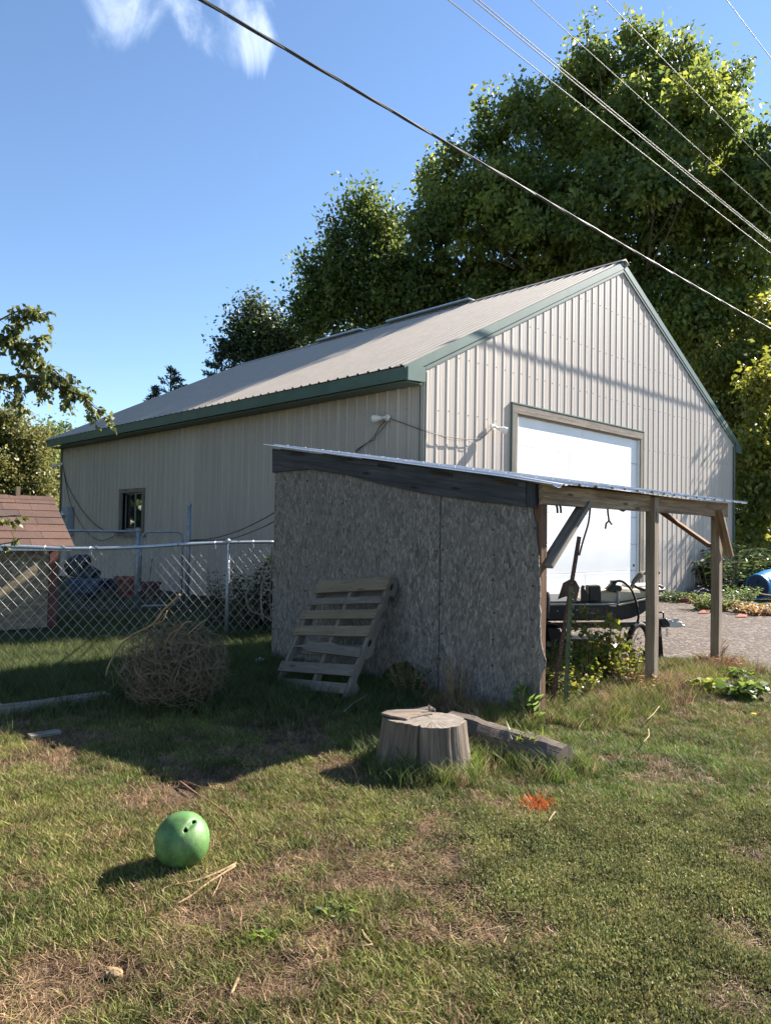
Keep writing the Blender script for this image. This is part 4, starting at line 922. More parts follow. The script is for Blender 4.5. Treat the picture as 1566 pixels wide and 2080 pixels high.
stick('dry_stalk', 'pale stalk near the edge of the bare soil', [(1485, 1858), (1488, 1870), (1490, 1880)], 0.005, 0.003, 'stalk', 'stalk')
stick('dry_stalk', 'long thin stem lying by the rotten log end', [(1338, 1455), (1325, 1472), (1313, 1483)], 0.004, 0.003, 'stalk', 'stalk', 0.08)
stick('dry_stalk', 'curved pale stem standing in the grass past the log', [(1316, 1502), (1317, 1515), (1312, 1525), (1306, 1534)], 0.005, 0.003, 'stalk', 'stalk', 0.08)
stick('stick', 'grey stick lying in shade between pallet and stump', [(745, 1432), (735, 1442), (715, 1455), (697, 1473)], 0.006, 0.004, 'oldwood', h_=0.09)
# curled dead leaf
def crumple(name, c, r, mat, label, cat, squash=0.5, seed=1, n=3):
    bm = bmesh.new(); bmesh.ops.create_icosphere(bm, subdivisions=n, radius=1.0); rg_ = random.Random(seed)
    off = [Vector((rg_.uniform(-1, 1), rg_.uniform(-1, 1), rg_.uniform(-1, 1))).normalized() for _ in range(14)]
    for v in bm.verts:
        n_ = v.co.normalized(); k = 1.0+0.35*math.sin(5*n_.dot(off[0])+2*n_.dot(off[1]))*n_.dot(off[2])-0.25*abs(n_.dot(off[3]))+0.12*math.sin(13*n_.dot(off[4])); v.co = Vector((n_.x*k*r, n_.y*k*r*0.8, n_.z*k*r*squash))
    me = bpy.data.meshes.new(name); bm.to_mesh(me); bm.free(); me.materials.append(M[mat]); o = bpy.data.objects.new(name, me); COL.objects.link(o); o.location = Vector(c)+V(0, 0, r*squash*0.6); return tag(o, label, cat)
crumple('plastic_bag', gp(531, 1352), 0.09, 'bag', 'crumpled white plastic bag in the dark grass by the shelter', 'bag', 0.6, 3)
crumple('wrapper', gp(1471, 1396), 0.05, 'bluebit', 'small crumpled blue wrapper among the weeds', 'litter', 0.8, 5)
crumple('dead_leaf', on(232, 1975, 0.0), 0.035, 'stalk', 'curled tan dead leaf on the worn lawn', 'leaf', 0.5, 8)
crumple('dead_leaf', on(97, 1703+120, 0.0), 0.018, 'stalk', 'tiny curled dead leaf lying in short grass', 'leaf', 0.5, 9)
crumple('flat_stone', gp(1200, 1462), 0.075, 'stone', 'flat pale stone in the weeds near the steel posts', 'stone', 0.35, 11)
crumple('flat_stone', gp(1120, 1432), 0.05, 'stone', 'pale rubble stone at the shelter corner', 'stone', 0.5, 12)
crumple('flat_stone', gp(1420, 1388), 0.06, 'stone', 'flat stone beside the end post of the shelter', 'stone', 0.4, 13)

# ------------------------------------------------------------------ boat on a trailer
YB = 8.2
def Q(px, py, D=YB): return dp(px, py, D)
boat = thing('fishing_boat', V(2.1, 8.7, 0.42), 'small black plastic fishing boat with cream deck under the shelter', 'boat')
hull = [Q(960, 1224), Q(1180, 1221), Q(1252, 1229), Q(1345, 1211), Q(1337, 1222), Q(1304, 1247), Q(1283, 1256), Q(1262, 1260), Q(960, 1264)]
hb = MB().prism(hull[::-1], V(0, 1.0, 0)).build('hull', M['black'], boat, bevel=0.02)
MB().beam(Q(960, 1229, YB-0.01), Q(1252, 1227, YB-0.01), 0.03, 0.016).build('rub_rail', M['dullsteel'], hb)
MB().beam(Q(1256, 1229, YB-0.008), Q(1347, 1209, YB-0.008), 0.03, 0.014).build('gunwale', M['cream'], hb)
MB().prism([Q(1225, 1200, 8.35), Q(1250, 1196, 8.35), Q(1276, 1197, 8.35), Q(1300, 1199, 8.35), Q(1345, 1192, 8.35), Q(1345, 1212, 8.35), Q(1252, 1228, 8.35), Q(1180, 1221, 8.35), Q(1205, 1210, 8.35)][::-1], V(0, 0.7, 0)).build('deck', M['cream'], boat, bevel=0.03)
MB().prism([Q(1285, 1190, 8.6), Q(1345, 1188, 8.6), Q(1345, 1196, 8.6), Q(1300, 1200, 8.6), Q(1282, 1197, 8.6)][::-1], V(0, 0.4, 0)).build('seat', M['whiteplastic'], boat, bevel=0.01)
MB().prism([Q(1070, 1196, 8.1), Q(1108, 1196, 8.1), Q(1115, 1200, 8.1), Q(1118, 1215, 8.1), Q(1116, 1260, 8.1), Q(1070, 1262, 8.1)][::-1], V(0, 0.4, 0)).build('motor_cover', M['black'], boat, bevel=0.02)
MB().prism([Q(1181, 1221, 8.25), Q(1181, 1194, 8.25), Q(1184, 1189, 8.25), Q(1188, 1190, 8.25), Q(1186, 1195, 8.25), Q(1196, 1211, 8.25), Q(1196, 1221, 8.25)], V(0, 0.05, 0)).build('fin', M['black'], boat)
MB().prism([Q(1196, 1190, 8.3), Q(1220, 1189, 8.3), Q(1221, 1222, 8.3), Q(1196, 1222, 8.3)][::-1], V(0, 0.16, 0)).build('battery_box', M['black'], boat, bevel=0.01)
mh = MB().prism([Q(1232, 1197, 8.3), Q(1244, 1185, 8.3), Q(1243, 1180, 8.3), Q(1256, 1179, 8.3), Q(1250, 1188, 8.3), Q(1262, 1190, 8.3), Q(1264, 1198, 8.3), Q(1255, 1205, 8.3), Q(1240, 1201, 8.3)][::-1], V(0, 0.10, 0)).build('trolling_motor', M['black'], boat, bevel=0.006)
MB().tube([Q(1254, 1200, 8.3), Q(1255, 1228, 8.3)], 0.018, 8).build('motor_shaft', M['dullsteel'], mh)
MB().tube(bez([Q(1246, 1184, 8.22), Q(1256, 1180, 8.2), Q(1268, 1184, 8.18), Q(1283, 1200, 8.15), Q(1292, 1225, 8.12), Q(1296, 1250, 8.12), Q(1294, 1266, 8.12)], 30), 0.013, 8).build('hose', M['blackrubber'], boat, smooth=True)
MB().tube(bez([Q(1281, 1196, 8.3), Q(1287, 1182, 8.3), Q(1298, 1170, 8.32), Q(1306, 1164, 8.35), Q(1330, 1163, 8.4), Q(1339, 1163, 8.4)], 24), [0.02+0.012*math.exp(-((i-8)/4)**2) for i in range(25)], 8).build('tiller_arm', M['oldwood'], boat, smooth=True)
MB().tube(bez([Q(1288, 1190, 8.3), Q(1300, 1196, 8.3), Q(1320, 1200, 8.3), Q(1344, 1199, 8.35), Q(1347, 1195, 8.4), Q(1336, 1190, 8.5)], 20), 0.016, 8).build('grab_rail', M['black'], boat, smooth=True)
# hull lettering
def text_mesh(name, body, mat, size, loc, rot, parent=None, ext=0.001):
    cu = bpy.data.curves.new(name, 'FONT'); cu.body = body; cu.size = size; cu.extrude = ext; cu.align_x = 'CENTER'
    to = bpy.data.objects.new(name, cu); COL.objects.link(to); dg = bpy.context.evaluated_depsgraph_get(); me = bpy.data.meshes.new_from_object(to.evaluated_get(dg)); COL.objects.unlink(to); bpy.data.objects.remove(to)
    me.materials.clear(); me.materials.append(mat); o = bpy.data.objects.new(name, me); COL.objects.link(o)
    if parent: o.parent = parent; o.location = Vector(loc)-ORG[parent.name]
    else: o.location = loc
    o.rotation_euler = rot; return o
c = Q(1195, 1245, YB-0.004); text_mesh('lettering', 'RAIDER', M['palletwood'], 0.075, c, (math.pi/2, 0.03, 0), hb)
MB().prism([Q(1180, 1242, YB-0.003), Q(1208, 1247, YB-0.003), Q(1208, 1245.6, YB-0.003), Q(1180, 1241, YB-0.003)], V(0, 0.002, 0)).build('stripe', M['cream'], hb)
for px, py in ((1132, 1241), (1170.5, 1239)): MB().lathe(Q(px, py, YB-0.001), [(0.009, 0), (0.006, 0.004)], 8, (0, -1, 0)).build('rivet', M['steel'], hb)
trl = thing('boat_trailer', V(2.4, 8.7, 0), 'black boat trailer with silver coupler and tongue jack on the gravel', 'trailer')
for y in (8.35, 9.05): MB().beam(Q(960, 1272, y), Q(1250, 1269, y), 0.05, 0.06).build('frame_rail', M['black'], trl)
MB().beam(V(1.84, 8.25, 0.22), V(1.84, 9.2, 0.22), 0.05, 0.05).build('axle', M['black'], trl)
for y in (8.26, 9.16):
    ty = MB().lathe(V(1.83, y-0.06, 0.195), [(0.12, 0), (0.175, 0.0), (0.19, 0.025), (0.19, 0.095), (0.175, 0.12), (0.12, 0.12)], 28, (0, 1, 0)).build('tyre', M['blackrubber'], trl, smooth=False)
    MB().lathe(V(1.83, y-0.045, 0.195), [(0.12, 0), (0.11, 0.02), (0.05, 0.03), (0.045, 0.0), (0.03, -0.02), (0.005, -0.02)], 20, (0, 1, 0)).build('rim', M['dullsteel'], ty)
    ag = np.linspace(R(-5), R(185), 12); pts = [V(1.83+0.235*math.cos(a), y-0.09, 0.195+0.225*math.sin(a)) for a in ag]; m = MB(); k0 = m.verts(pts); k1 = m.verts([p+V(0, 0.2, 0) for p in pts])
    for i in range(11): m.face((k0+i, k0+i+1, k1+i+1, k1+i))
    m.build('fender', M['black'], trl, solid=0.008)
MB().prism([Q(1112, 1275, 8.14), Q(1137, 1278, 8.14), Q(1142, 1305, 8.14), Q(1136, 1318, 8.14), Q(1118, 1305, 8.14)][::-1], V(0, 0.05, 0)).build('mud_guard', M['black'], trl)
MB().tube([Q(1126, 1276, 8.3), Q(1126, 1268, 8.3)], 0.014, 8).build('bolt', M['rust'], trl)
tY = 8.55
MB().beam(Q(1250, 1270, tY), Q(1362, 1264, tY), 0.06, 0.06).build('tongue', M['dullsteel'], trl)
for y, dx in ((8.36, 0), (9.04, 0)): MB().beam(Q(1240, 1270, y), Q(1318, 1266, tY), 0.045, 0.05).build('tongue_arm', M['black'], trl)
cp = MB().prism([Q(1358, 1264, 8.5), Q(1384, 1263, 8.5), Q(1386, 1268, 8.5), Q(1391, 1270, 8.5), Q(1391, 1274, 8.5), Q(1358, 1275, 8.5)][::-1], V(0, 0.09, 0)).build('coupler', M['steel'], trl, bevel=0.006)
MB().prism([Q(1367, 1256, 8.53), Q(1379, 1256, 8.53), Q(1377, 1264, 8.53), Q(1370, 1264, 8.53)][::-1], V(0, 0.04, 0)).build('latch', M['steel'], cp)
MB().prism([Q(1340, 1258, 8.46), Q(1354, 1256, 8.46), Q(1361, 1266, 8.46), Q(1360, 1274, 8.46), Q(1344, 1275, 8.46)][::-1], V(0, 0.12, 0)).build('winch', M['black'], trl, bevel=0.008)
MB().tube(bez([Q(1322, 1246, 8.46), Q(1338, 1244, 8.46), Q(1346, 1245, 8.46), Q(1347, 1256, 8.46)], 14), 0.010, 6).build('winch_handle', M['black'], trl, smooth=True)
def ring(c, r, t_, ax): 
    c = Vector(c); ax = Vector(ax).normalized(); x = ax.orthogonal().normalized(); y = ax.cross(x); return [c+x*r*math.cos(a)+y*r*1.5*math.sin(a) for a in np.linspace(0, 2*math.pi, 9)]
for px in (1340, 1354):
    for k in range(5): MB().tube(ring(Q(px, 1276+k*3.6, 8.44), 0.010, 0, (1, 0.4, 0) if k % 2 else (0.3, 1, 0)), 0.0035, 4, cap=False).build('chain_link', M['steel'], trl)
jk = gp(1341, 1337); jt = Q(1336, 1272, 8.45); MB().beam(jt, V(jk.x, jk.y, 0.0), 0.05, 0.05, up=(0, 1, 0)).build('jack_leg', M['black'], trl)
MB().beam(V(jk.x-0.05, jk.y, 0.012), V(jk.x+0.06, jk.y, 0.012), 0.09, 0.02).build('jack_foot', M['black'], trl)
tub = gp(1195, 1336); MB().prism([V(tub.x-0.24, tub.y, 0), V(tub.x+0.22, tub.y, 0), V(tub.x+0.27, tub.y, 0.20), V(tub.x-0.28, tub.y, 0.21)], V(0, 0.35, 0)).build('storage_tub', M['black'], label='low black tub on the ground under the boat', cat='tub', bevel=0.015)
tr_c = V(2.75, 8.0, 0.26); MB().tube([tr_c+V(0.17*math.cos(a)*0.8, 0.10*math.cos(a), 0.19*math.sin(a)) for a in np.linspace(0, 2*math.pi, 25)], 0.032, 8, cap=False).build('small_tyre', M['blackrubber'], label='small black tyre leaning by the boat trailer tongue', cat='tyre', smooth=True)

# ------------------------------------------------------------------ steel T-posts in front of the shelter
def tpost(name, b, t_, mat, label, spade=None, studs=False):
    b, t_ = Vector(b), Vector(t_); d = (t_-b).normalized(); o = thing(name, V(b.x, b.y, 0), label, 'fence post'); s_ = V(1, 0.25, 0); s_ = (s_-d*s_.dot(d)).normalized(); f = d.cross(s_)
    if f.y > 0: f = -f
    m = MB(); m.beam(b, t_, 0.036, 0.006, up=f); m.beam(b-f*0.017, t_-f*0.017, 0.006, 0.028, up=f); m.build('stake', M[mat], o)
    L_ = (t_-b).length; k = 0.12
    if studs:
        while k < L_-0.03:
            c_ = b+d*k+s_*0.014+f*0.006; MB().beam(c_, c_+s_*0.016+f*0.002, 0.02, 0.016, up=f).build('stud', M[mat], o); k += 0.055
    else:
        m = MB(); k = 0.2
        while k < L_-0.02: m.box(b+d*k+f*0.004, (0.009, 0.004, 0.009)); k += 0.052
        m.build('punch_marks', M['oldwood'], o, kind='stuff')
    if spade is not None:
        c_ = b+d*spade+f*0.006; w_ = 0.075; P_ = [(-0.02, 0.105), (0.03, 0.105), (w_+0.01, 0.055), (w_-0.005, -0.085), (0.03, -0.04), (-0.035, -0.04), (-w_-0.015, -0.075), (-w_+0.005, 0.065)]
        MB().prism([c_+s_*x+d*y+f*(-0.25*abs(x)) for x, y in P_][::-1], f*0.004).build('anchor_plate', M[mat], o)
    return o
tpost('steel_post', gp(1118, 1444), dp(1176, 1090, 6.05), 'rust', 'rusty steel T-post with an anchor plate leaning near the shelter opening', spade=0.955)
tpost('steel_post', gp(1147, 1454), dp(1159, 1192, 5.79), 'greenpost', 'green studded steel T-post standing beside the rusty one', studs=True)

# ------------------------------------------------------------------ things hanging under the beam
def hp(px, py, v=0.10): return hit(px, py, S(0, v, 0), SV)
cable('hanging_rope', 'grey rope hanging from the shelter beam behind the rusty post', [hp(1200, 1010), hp(1199, 1024), hp(1195, 1060), hp(1188, 1085), hp(1182, 1105), hp(1176, 1128)], 0.008, 'rope', 24, 6, 'rope')
hk = thing('hanging_hook', hp(1234, 1076), 'black cord with a hooked end hanging from the shelter beam', 'hook')
MB().tube(bez([hp(1233, 1008), hp(1234, 1040), hp(1236, 1057), hp(1231, 1063), hp(1229, 1074)], 20), 0.008, 6).build('cord', M['cable'], hk, smooth=True)
MB().tube(bez([hp(1236, 1057), hp(1240, 1063), hp(1242, 1065)], 8), 0.008, 6).build('hook_end', M['cable'], hk, smooth=True)
cable('wire_hook', 'black wire bracket hook under the shelter beam', [hp(1249, 1012), hp(1250, 1030), hp(1256, 1034), hp(1266, 1038), hp(1270, 1032), hp(1270, 1026)], 0.008, 'cable', 20, 6, 'hook')
for dx, lab in ((0, 'dark strap hanging beside the shelter brace'), (7, 'short knotted strap hanging beside the shelter brace')): cable('hanging_strap', lab, [hp(1128+dx, 1012), hp(1127+dx, 1022), hp(1131+dx, 1030), hp(1132+dx, 1042)], 0.009, 'cable', 14, 5, 'strap')

# ------------------------------------------------------------------ clutter by the barn and drive
bb = thing('plastic_barrel', dp(1545, 1215, 16.6), 'blue plastic barrel lying on its side at the tree edge', 'barrel')
bax = V(0.82, 0.50, 0.16).normalized(); b0 = dp(1537, 1192, 16.5); b0.z = max(b0.z, 0.30)
MB().lathe(b0, [(0.24, 0.02), (0.275, 0.0), (0.285, 0.02), (0.285, 0.10), (0.295, 0.13), (0.285, 0.16), (0.30, 0.45), (0.285, 0.74), (0.295, 0.77), (0.285, 0.80), (0.275, 0.9), (0.2, 0.9)], 30, bax).build('shell', M['bluebarrel'], bb, smooth=False)
MB().lathe(b0+bax*0.012, [(0.255, 0), (0.25, -0.004)], 30, bax).build('lid', M['darkblue'], bb)
MB().lathe(b0+bax*0.0+V(-0.03, -0.02, 0.13), [(0.035, 0), (0.035, -0.03), (0.02, -0.035)], 12, bax).build('bung', M['darkblue'], bb)
MB().beam(dp(1538, 1206, 16.0), dp(1590, 1214, 15.6), 0.12, 0.03).build('loose_board', M['brownwood'], label='brown board lying across the front of the blue barrel', cat='plank')
tp = [dp(1392, 1216, 16.9), dp(1417, 1190, 17.4), dp(1456, 1197, 17.6), dp(1480, 1205, 17.4), dp(1474, 1222, 16.9)]
m = MB(); k = m.verts([V(p.x, p.y, max(p.z, 0.0)) for p in tp]+[V(p.x+0.25, p.y-0.55, 0.015) for p in tp]+[V(p.x+0.5, p.y+0.8, 0.0) for p in tp])
for i in range(4): m.face((k+i, k+i+1, k+5+i+1, k+5+i)); m.face((k+i+1, k+i, k+10+i, k+10+i+1))
m.build('folded_tarp', M['tarp'], label='black plastic liner slumped against the far end of the gable', cat='tarp', solid=0.02)
for i, (px, py) in enumerate(((1389, 1224), (1399, 1222), (1405, 1226))): MB().box(gp(px, py)+V(0, 0, 0.055), (0.2, 0.1, 0.09), 0.5*i).build('brick', M['brick'], label=('red brick nearest the gable wall by the black liner', 'red brick between two others by the black liner', 'red brick closest to the pale weed by the liner')[i], cat='brick', group='loose bricks by the liner', bevel=0.012)
for (px, py, mt, nm, lab, cat) in ((1429, 1246, 'brick', 'tile_scrap', 'flat red scrap on the gravel short of the weeds', 'litter'), (1505, 1254, 'brick', 'tile_scrap', 'flat red scrap on the gravel beside the bare dirt edge', 'litter')): MB().prism([gp(px-12, py+1)+V(0, 0, .01), gp(px+10, py+1)+V(0, 0, .01), gp(px+12, py-2)+V(0, 0, .03), gp(px-4, py-3)+V(0, 0, .03)], V(0, 0, 0.012)).build(nm, M[mt], label=lab, cat=cat)
MB().beam(gp(1480, 1232)+V(0, 0, .06), gp(1535, 1240)+V(0, 0, .06), 0.3, 0.12, warp=0.03, seg=4).build('old_timber', M['darkwood'], label='dark old timber on the ground beyond the end post', cat='log', bevel=0.02)
# yard things in the barn shade, seen through the fence
wh = dp(168, 1196, 14.5); wheelb = thing('wheelbarrow', V(wh.x, wh.y, 0), 'dark blue tub barrow standing in barn shade behind the fence', 'wheelbarrow')
MB().prism([dp(132, 1178, 14.4), dp(205, 1179, 14.4), dp(196, 1205, 14.4), dp(150, 1207, 14.4)], V(0.1, 0.7, 0)).build('tub', M['darkblue'], wheelb, bevel=0.02)
MB().lathe(dp(175, 1210, 14.5), [(0.05, 0), (0.14, 0.0), (0.15, 0.04), (0.14, 0.08), (0.05, 0.08)], 20, (0.2, 1, 0)).build('wheel', M['blackrubber'], wheelb)
for x in (0, 0.4): MB().tube([dp(200, 1185, 14.5)+V(x*.2, x, 0), dp(215, 1200, 14.3)+V(x*.2, x, 0), V(wh.x+0.45, wh.y+x-.1, 0)], 0.016, 6).build('leg', M['rust'], wheelb)
crumple('dark_bundle', dp(168, 1180, 15.4)*1.0, 0.30, 'black', 'dark bundle resting behind the blue barrow tub', 'bundle', 1.1, 21)
fp_ = dp(258, 1203, 15.2); fpz = V(fp_.x, fp_.y, 0)
MB().lathe(fpz, [(0.17, 0), (0.24, 0.33), (0.26, 0.34), (0.26, 0.40), (0.235, 0.40), (0.21, 0.10)], 22).build('flower_pot', M['brick'], label='terracotta pot standing by the barn wall behind the gate', cat='pot', smooth=False)
MB().lathe(fpz+V(0.45, 0.1, 0), [(0.15, 0), (0.20, 0.24), (0.22, 0.25), (0.22, 0.29), (0.2, 0.29), (0.18, 0.06)], 22).build('flower_pot', M['redpaint'], label='smaller dark red pot beside the terracotta pot', cat='pot')
stk = dp(310, 1140, 14.2); MB().tube([V(stk.x-0.1, stk.y, 0.0), V(stk.x, stk.y, stk.z+0.05)], 0.012, 6).build('garden_stake', M['oldwood'], label='thin garden stake standing behind the gate', cat='stake')

# ------------------------------------------------------------------ vegetation helpers
def leaf_quads(c, axis, size, tint, wr=0.55, fold=0.25, jit=0.18):
    n = len(c); ax = axis/np.linalg.norm(axis, axis=1, keepdims=True); rnd = rng.normal(size=(n, 3)); s = np.cross(ax, rnd); s /= np.linalg.norm(s, axis=1, keepdims=True)+1e-9; nn = np.cross(ax, s)
    sz_ = size[:, None]; mid = c+ax*sz_*0.45; up = nn*sz_*fold*wr
    v = np.stack([c, mid-s*sz_*wr*0.5+up, c+ax*sz_, mid+s*sz_*wr*0.5+up], 1).reshape(-1, 3)
    f = np.arange(4*n).reshape(n, 4); t_ = tint*(1+rng.uniform(-jit, jit, size=(n, 1))); return v, f, np.repeat(t_, 4, 0)
def crown_leaves(blobs, nclump, per, cr, lsize, pal_a, pal_b, droop=0.6, up=0.3, shell=0.5, wr=0.55, elong=1.3):
    sub = []
    for b in blobs:
        for q in range(13):
            d = rng.normal(size=3); d[2] += 0.25; d /= np.linalg.norm(d); sub.append((*(np.array(b[:3])+d*b[3]*rng.uniform(0.60, 1.02)), b[3]*rng.uniform(0.15, 0.32)))
        sub.append((*b[:3], b[3]*0.45))
    W = np.array([b[3]**2 for b in sub]); W = W/W.sum(); bi = rng.choice(len(sub), nclump, p=W); C = np.array([b[:3] for b in sub])[bi]; Rr = np.array([b[3] for b in sub])[bi]
    d = rng.normal(size=(nclump, 3)); d[:, 2] += 0.35; d /= np.linalg.norm(d, axis=1, keepdims=True); rad = (shell+(1-shell)*rng.uniform(size=nclump)**0.6)*1.02; far_ = rng.uniform(size=nclump) < 0.16; rad = np.where(far_, rad*rng.uniform(1.15, 1.6, nclump), rad)
    cc_ = C+d*(Rr*rad)[:, None]; od = d+np.array([0, 0, up]); od /= np.linalg.norm(od, axis=1, keepdims=True); sm = rng.uniform(size=len(sub))[bi]; mixv = np.clip(0.55*sm+0.6*rng.uniform(size=nclump)-0.1, 0, 1)**1.2; ct = pal_a[None]*(1-mixv[:, None])+pal_b[None]*mixv[:, None]
    csz = cr*rng.uniform(0.6, 1.35, nclump); k = np.repeat(np.arange(nclump), per); g = np.clip(rng.normal(size=(len(k), 3))*0.55, -0.95, 0.95)
    al = (g*od[k]).sum(1, keepdims=True); g = g+od[k]*al*(elong-1); pos = cc_[k]+g*csz[k][:, None]
    ax = od[k]*0.5+rng.normal(size=(len(k), 3))*0.6+np.array([0, 0, -droop]); return leaf_quads(pos, ax, lsize*rng.uniform(0.65, 1.3, len(k)), ct[k], wr)
def tree(name, label, base, blobs, nclump, per, cr, lsize, pa, pb, mat='leaf', trunk_r=0.3, limbs=True, cat='tree', group=None, **kw):
    o = thing(name, base, label, cat, group); base = Vector(base); m = MB()
    ctr = Vector(np.average([b[:3] for b in blobs], axis=0, weights=[b[3] for b in blobs])); fork = base.lerp(ctr, 0.42)
    fork.x = base.x+(ctr.x-base.x)*0.3; fork.y = base.y+(ctr.y-base.y)*0.3
    m.tube(bez([base+V(0, 0, -0.1), base.lerp(fork, 0.5)+V(0.1, 0.05, 0), fork], 10), list(np.linspace(trunk_r, trunk_r*0.7, 11)), 10)
    if limbs:
        for b in blobs:
            p = Vector(b[:3]); mid = fork.lerp(p, 0.5)+Vector(rng.normal(size=3))*b[3]*0.25+V(0, 0, b[3]*0.15); r_ = min(trunk_r*0.55, 0.06+b[3]*0.035)
            m.tube(bez([fork-V(0, 0, 0.3), mid, p], 10), list(np.linspace(r_, 0.03, 11)), 6)
            for q in range(3):
                e_ = p+Vector(rng.normal(size=3)).normalized()*b[3]*0.8; m.tube(bez([mid.lerp(p, 0.3+0.2*q), mid.lerp(e_, 0.6)+V(0, 0, 0.1), e_], 6), list(np.linspace(r_*0.4, 0.015, 7)), 5)
    m.build('trunk', M['trunk'], o, smooth=True)
    v, f, t_ = crown_leaves(blobs, nclump, per, cr, lsize, np.array(pa), np.array(pb), **kw); npmesh('crown', v, f, M[mat], o, t_); return o
def pb(px, py, r, D): p = dp(px, py, D); return (p.x, p.y, p.z, r*D/FPX)
GA, GB = (0.042, 0.082, 0.026), (0.19, 0.225, 0.042)
big = [pb(1040, 225, 88, 30), pb(1180, 135, 85, 31), pb(1290, 120, 70, 32), pb(1370, 130, 75, 31), pb(1465, 190, 75, 31), pb(1500, 300, 55, 31), pb(1440, 290, 70, 30), pb(1330, 260, 130, 30), pb(1190, 300, 130, 30), pb(1050, 360, 110, 30), pb(915, 340, 62, 31), pb(985, 470, 120, 30),
       pb(1130, 480, 140, 29), pb(1290, 450, 150, 29), pb(1430, 430, 110, 29), pb(1380, 590, 130, 28), pb(1240, 600, 110, 30), pb(1505, 560, 75, 28), pb(890, 460, 85, 30.5), pb(1060, 580, 110, 30), pb(1480, 690, 110, 27),
       pb(1230, 250, 110, 33.5), pb(1370, 330, 130, 34), pb(1100, 450, 110, 34),
       pb(1525, 345, 105, 27), pb(1570, 420, 140, 26.5), pb(1480, 430, 120, 27.2), pb(1620, 330, 150, 27), pb(1420, 235, 95, 25.6), pb(1335, 340, 95, 25.6)]
bt = dp(1230, 1088, 30.5); tree('maple_tree', 'tallest broad green tree rising behind the barn roof peak', V(bt.x, bt.y, 0), [(b[0], b[1], b[2]-0.35, b[3]*0.9) for b in big], 4200, 40, 0.42, 0.235, GA, GB, trunk_r=0.5, droop=0.8, up=0.25, shell=0.55, elong=1.45)
left = [pb(745, 440, 42, 33), pb(700, 500, 55, 33), pb(770, 500, 60, 33), pb(640, 570, 40, 33), pb(690, 590, 60, 33), pb(780, 590, 85, 32.5), pb(860, 560, 75, 32), pb(625, 630, 35, 33), pb(680, 650, 55, 33), pb(760, 650, 70, 33), pb(870, 640, 80, 32.5), pb(960, 620, 70, 32)]
lt = dp(770, 1080, 33); tree('maple_tree', 'spiky-topped dark tree behind the barn ridge beside the tallest tree', V(lt.x, lt.y, 0), [(b[0], b[1], b[2], b[3]*0.92) for b in left], 900, 42, 0.42, 0.225, (0.036, 0.07, 0.02), (0.125, 0.155, 0.032), trunk_r=0.35, droop=0.1, up=1.5, shell=0.5, elong=2.7)
right = [pb(1500, 790, 85, 25), pb(1560, 720, 80, 25), pb(1440, 760, 55, 25.5), pb(1590, 850, 110, 24), pb(1520, 890, 60, 24.5), pb(1620, 990, 120, 24), pb(1545, 1000, 55, 24.5)]
right += [(*(P0+EU*u_+EV*(-n_)+V(0, 0, z_)), r_) for u_, n_, z_, r_ in ((13.3, 0.25, 2.0, 0.42), (13.5, 0.3, 2.9, 0.5), (13.3, 0.25, 3.7, 0.45), (13.8, 0.35, 4.6, 0.5), (14.2, 0.2, 5.6, 0.5), (13.1, 0.2, 1.2, 0.35), (14.6, 0.5, 3.4, 0.6))]
rt = dp(1520, 1093, 24.5); tree('elm_tree', 'leafy yellow-green tree overhanging the far eave of the barn', V(rt.x, rt.y, 0), right, 1300, 52, 0.42, 0.18, (0.07, 0.10, 0.02), (0.22, 0.22, 0.036), trunk_r=0.28, droop=0.8, up=0.2, shell=0.45, elong=1.4)
back = [pb(1540, 1090, 60, 29), pb(1600, 1040, 90, 30), pb(1680, 1020, 120, 30), pb(1530, 960, 60, 30), pb(1470, 880, 60, 31), pb(1580, 900, 90, 30), pb(1760, 950, 150, 30), pb(1500, 1060, 45, 29)]
bkt = dp(1600, 1094, 30); tree('thicket_tree', 'dense dark thicket tree closing the gap right of the barn', V(bkt.x, bkt.y, 0), back, 750, 60, 0.75, 0.20, (0.022, 0.04, 0.012), (0.05, 0.07, 0.018), mat='darkleaf', trunk_r=0.25, shell=0.3)
dk = [pb(508, 640, 26, 34), pb(530, 680, 38, 34), pb(495, 690, 36, 34), pb(570, 710, 45, 34), pb(610, 700, 40, 34), pb(470, 715, 30, 34), pb(540, 730, 50, 34)]
dt_ = dp(530, 1076, 34); tree('oak_tree', 'dark pointed tree behind the barn ridge left of the maples', V(dt_.x, dt_.y, 0), dk, 230, 58, 0.6, 0.19, (0.022, 0.042, 0.014), (0.06, 0.08, 0.024), mat='darkleaf', trunk_r=0.3, up=0.7, elong=1.6)
bu = [pb(30, 890, 48, 34.5), pb(75, 930, 45, 34.5), pb(-30, 900, 60, 34.5), pb(20, 970, 65, 34.0), pb(85, 1000, 42, 34.0), pb(-60, 980, 90, 34.0), pb(60, 1050, 60, 33.5), pb(-30, 1050, 80, 33.5), pb(100, 1060, 30, 33.5)]
but = dp(20, 1069, 34.3); tree('juniper_shrub', 'rounded olive-green bushy tree behind the dog house', V(but.x, but.y, 0), bu, 1000, 55, 0.48, 0.16, (0.075, 0.09, 0.028), (0.21, 0.20, 0.06), mat='darkleaf', trunk_r=0.2, droop=0.1, up=0.5, shell=0.45, elong=1.3)
far = [pb(100, 905, 35, 60), pb(135, 885, 22, 62), pb(70, 960, 50, 60), pb(120, 960, 40, 60), pb(125, 1030, 40, 60)]
ft = dp(110, 1070, 60); tree('distant_tree', 'pale distant treetop showing past the far barn corner', V(ft.x, ft.y, 0), far, 160, 50, 1.0, 0.35, (0.06, 0.09, 0.025), (0.13, 0.16, 0.04), trunk_r=0.3)
